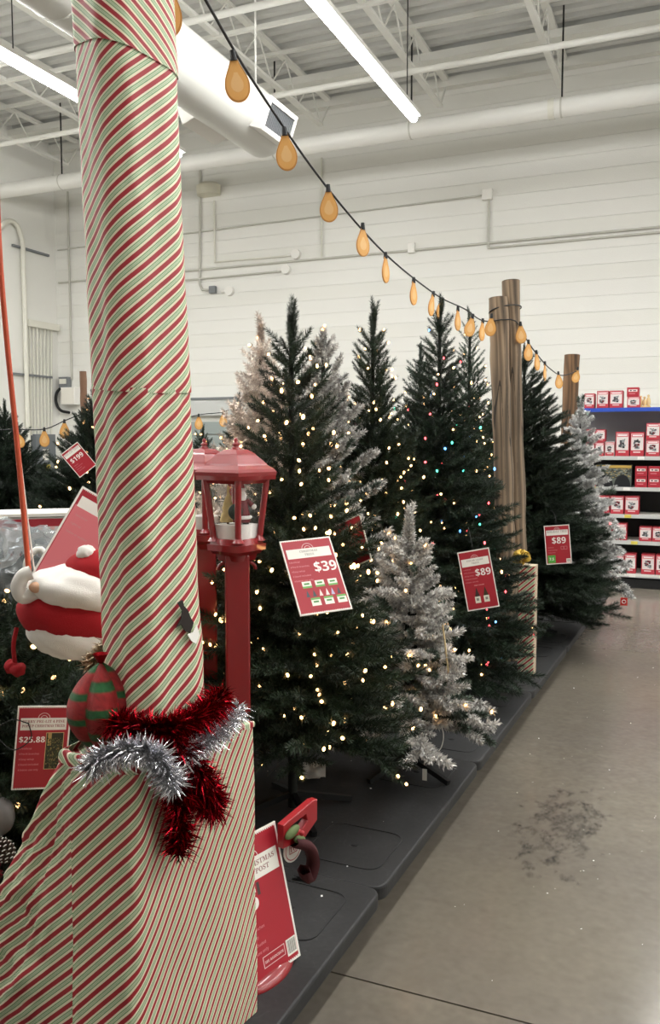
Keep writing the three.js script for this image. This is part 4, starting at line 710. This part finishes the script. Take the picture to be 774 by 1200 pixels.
{
  // seen from below its brim: white base, red band, wide fur brim, red crown with pompom
  const t = thing('plush_figure', 'plush red and white hat figure hanging from the orange strap', 'plush toy', [-1.535, 1.165, -1.83], 41 * D2R);
  t.rotation.z = -0.16;
  part('sparkly_base', bump(ell(0.118, 0.075, 0.1, 0.012, -0.068, 0.012, 40, 24), 0.006, 40), furWhite, t);
  part('red_band', bump(ell(0.148, 0.078, 0.125, 0.01, -0.024, 0, 40, 24), 0.008, 18), velvet, t);
  part('fur_brim', bump(ell(0.138, 0.062, 0.128, 0.018, 0.046, 0.01, 40, 24), 0.01, 26), furWhite, t);
  part('red_crown', bump(ell(0.09, 0.06, 0.085, 0.062, 0.1, 0, 32, 20), 0.01, 20), velvet, t);
  part('pompom', bump(ell(0.026, 0.026, 0.026, 0.02, 0.142, 0.02, 24, 18), 0.006, 80), furWhite, t);
  part('curled_mitten', tube([[-0.09, 0.035, 0.06], [-0.125, 0.02, 0.06], [-0.14, 0.045, 0.06], [-0.13, 0.075, 0.06], [-0.112, 0.085, 0.06]], 0.019, 30, 10), furWhite, t);
  part('hand', ell(0.026, 0.016, 0.02, -0.088, 0.05, 0.075), std(0xe2b494, 0.8), t);
  const ts = thing('red_tassel', 'small red pompom tassel dangling under the plush figure', 'ornament', [-1.69, 1.0, -1.78]);
  part('cord', tube([[0.01, 0.1, 0], [0, 0.05, 0.003], [0, 0, 0]], 0.006, 16, 6), velvet, ts); part('pompoms', [bump(ell(0.02, 0.018, 0.02, -0.012, -0.01, 0), 0.006, 60), bump(ell(0.022, 0.018, 0.02, 0.016, -0.014, 0.005), 0.006, 60)], velvet, ts);
}
{
  const print = canvasTex(512, 128, (g, w, h) => { g.fillStyle = '#dcd4d0'; g.fillRect(0, 0, w, h); g.fillStyle = '#a62733'; g.fillRect(0, 0, w, 24); const r = rng(2); for (let i = 0; i < 40; i++) { g.fillStyle = ['#6a5a54', '#8a2a34', '#4c5048'][Math.floor(r() * 3)]; g.fillRect(r() * w, 96 + r() * 14, 8, 9); } for (let i = 0; i < 9; i++) { g.fillStyle = '#e7bdb8'; g.beginPath(); g.arc(30 + i * 56, 24, 12, 0, 3.15); g.fill(); } });
  const mk = (label, x, z, w, y, h) => { const t = thing('display_carton', label, 'carton', [x, TOP, z], 41 * D2R); y -= TOP; h -= TOP; part('carton', box(w, h, 0.3, 0, y - h / 2, 0, 0.006), std(0xc9c2bc, 0.7), t); part('printed_front', new THREE.PlaneGeometry(w * 0.99, 0.2).translate(0, y - 0.11, 0.152), std(0xffffff, 0.6, { map: print }), t); part('lid', box(w + 0.01, 0.016, 0.31, 0, y + 0.009, 0), M.paper, t); };
  mk('white carton with red trim behind the plush figure', -2.97, -3.42, 0.52, 1.245, 1.245); mk('second white carton with red trim at the far left edge', -3.47, -3.36, 0.3, 1.215, 1.215);
  // heap of clear plastic wrapped branches
  const bag = thing('plastic_bag', 'crumpled clear plastic bag holding a white cane, far left', 'plastic bag', [-2.34, TOP, -2.52], 0.7);
  let g = new THREE.SphereGeometry(1, 40, 30).scale(0.2, 0.33, 0.16).translate(0, 0.82, 0); bump(g, 0.07, 11, 3); bump(g, 0.05, 34, 7); g = g.toNonIndexed(); g.computeVertexNormals();
  part('film', g, new THREE.MeshPhysicalMaterial({ color: 0xe4e8ea, roughness: 0.16, transmission: 0.86, thickness: 0, ior: 1.4, side: THREE.DoubleSide }), bag);
  part('cane', tube([[0.02, 0.6, 0.17], [0.02, 0.95, 0.19], [0.03, 1.05, 0.19], [0.07, 1.08, 0.19], [0.1, 1.03, 0.19]], 0.012, 40, 8), M.white, bag);
  part('packed_branches', bump(ell(0.13, 0.24, 0.1, 0, 0.78, -0.01), 0.05, 14), std(0x1f2622, 0.9), bag);
  part('crate_under', box(0.4, 0.6, 0.34, 0, 0.3, 0, 0.01), std(0x3a3c3c, 0.8), bag);
  // bits at the lower left edge
  const ball = thing('grey_ornament', 'large dull silver ornament at the lower left edge of the picture', 'ornament', [-1.69, 0.60, -1.70]);
  part('ball', bump(ell(0.045, 0.052, 0.045), 0.004, 30), std(0x6d6a68, 0.45), ball); part('cap', new THREE.CylinderGeometry(0.01, 0.012, 0.014, 12).translate(0, 0.056, 0), foil(0x888480, 0.4), ball);
  const pc = thing('pine_cone', 'snow tipped pine cone at the lower left beside the striped skirt', 'pine cone', [-1.65, 0.52, -1.68], 0.3); pc.rotation.z = 0.5;
  const scales = []; for (let k = 0; k < 60; k++) { const v = k / 60, a = k * 2.4, rr = 0.022 * Math.sin(Math.PI * (0.15 + 0.8 * v)); scales.push(ell(0.009, 0.003, 0.008, 0, 0, 0, 8, 5).rotateZ(0.6).translate(rr, v * 0.065 - 0.03, 0).rotateY(a)); }
  part('scales', scales, std(0x4a3a30, 0.85), pc).userData.kind = 'stuff';
  const tipsW = []; for (let k = 0; k < 60; k++) { const v = k / 60, a = k * 2.4, rr = 0.022 * Math.sin(Math.PI * (0.15 + 0.8 * v)) + 0.006; tipsW.push(ell(0.0045, 0.002, 0.006, 0, 0.0035, 0, 6, 4).rotateZ(0.6).translate(rr, v * 0.065 - 0.03, 0).rotateY(a)); }
  part('snow_tips', tipsW, M.snow, pc).userData.kind = 'stuff';
  single('red_berry_pick', merge([0, 1, 2, 3, 4].map(k => ell(0.014, 0.014, 0.014, -1.70 + 0.02 * (k % 3), 0.46 + 0.018 * (k % 2), -1.69 + 0.012 * k))), std(0x7a1620, 0.4), 'dark red berries below the pine cone at the left edge', 'berries');
}
// ---------------------------------------------------------------- lamp carton odds and ends beside the box
{
  const t = thing('red_lamp_base', 'round red lamp base under the leaning lamp post sign', 'lamp base', [-1.06, TOP, -2.02]);
  part('foot_disc', new THREE.LatheGeometry([[0.001, 0.03], [0.07, 0.03], [0.115, 0.02], [0.13, 0.008], [0.13, 0]].map(p => new THREE.Vector2(...p)).reverse(), 40).scale(0.6, 1, 1), M.lampRed, t);
  const r = thing('red_ribbon_bow', 'red ribbon bow with a holly sprig tied above the leaning sign', 'bow', [-1.04, 0.49, -2.13], 75 * D2R);
  { const f = new THREE.Shape(); f.moveTo(-0.03, -0.03); f.lineTo(0.06, -0.035); f.lineTo(0.12, 0.0); f.lineTo(0.12, 0.06); f.lineTo(0.1, 0.062); f.lineTo(-0.03, 0.035); const o = new THREE.Path(); o.moveTo(0.0, 0.0); o.lineTo(0.0, 0.024); o.lineTo(0.07, 0.036); o.lineTo(0.078, 0.012); o.lineTo(0.05, -0.008); f.holes.push(o); part('square_loop', new THREE.ExtrudeGeometry(f, { depth: 0.02, bevelEnabled: true, bevelSize: 0.002, bevelThickness: 0.002, bevelSegments: 1 }), M.red, r); }
  part('ribbon_tail', tube([[0, -0.02, 0.02], [0.05, -0.05, 0.03], [0.075, -0.1, 0.03], [0.06, -0.15, 0.025], [0.03, -0.11, 0.03]], 0.016, 40, 5).scale(1, 1, 1.5), std(0x3f0b10, 0.8), r);
  part('holly', [ell(0.03, 0.014, 0.012, 0.0, 0.01, 0.03).rotateZ(0.3), ell(0.026, 0.012, 0.01, 0.03, -0.01, 0.035).rotateZ(-0.4)], std(0x5f6f42, 0.7), r);
  part('berry', ell(0.008, 0.008, 0.008, 0.015, 0.005, 0.05), M.red, r);
  const tg = thing('round_gift_tag', 'round white tag marked TO on the red bow', 'tag', [-1.03, 0.43, -2.16], 75 * D2R);
  part('disc', new THREE.CylinderGeometry(0.04, 0.04, 0.003, 32).rotateX(Math.PI / 2), M.paper, tg);
  part('printed_face', new THREE.CircleGeometry(0.039, 32).translate(0, 0, 0.0022), std(0xffffff, 0.6, { map: canvasTex(128, 128, (g) => { g.fillStyle = '#ece6de'; g.fillRect(0, 0, 128, 128); g.strokeStyle = '#a8202e'; g.lineWidth = 4; g.beginPath(); g.arc(64, 64, 54, 0, 6.3); g.stroke(); g.strokeRect(38, 44, 52, 40); g.fillStyle = '#a8202e'; g.font = 'bold 34px serif'; g.textAlign = 'center'; g.fillText('TO', 64, 77); }) }), tg);
}
// ---------------------------------------------------------------- litter on the platforms and floor
{
  const t = thing('plug_bundle', 'white plastic bag and light string plugs lying under the first lit tree', 'plug bundle', [-1.48, TOP + 0.004, -3.3], 0.4);
  part('plug', [box(0.075, 0.03, 0.03, 0, 0.02, 0, 0.006), box(0.04, 0.024, 0.024, 0.05, 0.05, 0, 0.005).rotateZ(0.5)], M.paper, t);
  let g = new THREE.PlaneGeometry(0.1, 0.07, 20, 16).rotateX(-1.1).translate(0.01, 0.045, 0.02); bump(g, 0.03, 22, 2);
  part('bag_scrap', g, std(0xc9c6c0, 0.5, { side: THREE.DoubleSide }), t); part('lead', tube([[-0.04, 0.02, 0], [-0.09, 0.09, -0.02], [-0.14, 0.06, -0.03], [-0.2, 0.003, -0.02]], 0.003, 40, 6), std(0x5c605c, 0.6), t);
  single('stand_label', box(0.02, 0.05, 0.001, -1.0, 0.2, -3.40).rotateY(0), M.paper, 'white paper label on the stand of the short flocked tree', 'label');
  const b = thing('red_light_plug', 'small red and white plug under the short flocked tree', 'plug', [-1.085, TOP + 0.012, -3.757]);
  part('body', box(0.045, 0.02, 0.02, 0, 0, 0, 0.005), M.red, b); part('cover', box(0.02, 0.022, 0.021, -0.03, 0, 0, 0.004), M.white, b); part('lead', tube([[0.02, 0, 0], [0.05, 0.03, -0.02], [0.06, 0.1, -0.03], [0.03, 0.18, -0.02]], 0.0025, 30, 5), M.paper, b);
  single('dark_clip', merge([box(0.05, 0.014, 0.016, -1.16, TOP + 0.009, -2.5), rod([-1.19, TOP + 0.008, -2.49], [-1.12, TOP + 0.012, -2.52], 0.006)]), M.black, 'small black clip lying on the nearest platform', 'clip');
  const rt = thing('red_price_tag', 'little red tag dangling from the flocked tree near the shelves', 'tag', [-0.47, 0.31, -7.31], 6 * D2R);
  part('card', box(0.055, 0.065, 0.002), std(0xc0241c, 0.5), rt); part('white_ring', new THREE.TorusGeometry(0.014, 0.003, 6, 20).translate(0, 0, 0.002), M.white, rt); part('thread', tube([[0, 0.03, 0], [-0.03, 0.1, -0.05], [-0.1, 0.13, -0.3], [-0.2, 0.1, -0.42]], 0.0012, 20, 4), M.paper, rt);
  const st = part('cane_stick', rod([-0.955, 0.83, -3.5], [-0.915, 0.62, -3.46], 0.004, 0.004, 8), std(0xc9b48a, 0.7), null); st.name = 'wooden_stick'; tag(st, 'thin wooden stick poking out of the short flocked tree', 'stick');
  const R = rng(77), m = [], cols = [];
  for (let i = 0; i < 220; i++) {
    const onPlat = R() < 0.4, z = -1.9 - 5.5 * Math.pow(R(), 1.4), x = onPlat ? -0.95 - 0.9 * R() : -0.72 + 1.6 * Math.pow(R(), 1.5), s = 0.0012 + 0.0022 * Math.pow(R(), 3);
    m.push(new THREE.Matrix4().compose(V(x, (onPlat ? TOP : 0) + 0.0015, z), new THREE.Quaternion().setFromEuler(new THREE.Euler((R() - 0.5) * 0.8, R() * 6, (R() - 0.5) * 0.8)), V(s, s * 0.2, s))); const w = R(); cols.push(new THREE.Color().setRGB(0.8, 0.78, 0.6 + 0.2 * w));
  }
  const gl = instanced('glitter_specks', new THREE.BoxGeometry(2, 1, 2), std(0xffffff, 0.35), m, cols, scene); tag(gl, 'scattered specks of fallen glitter and flock on floor and platforms', 'glitter');
}
for (const o of scene.children) o.traverse(c => { if (c.isMesh) { c.castShadow = true; c.receiveShadow = true; } });
renderer.render(scene, camera);
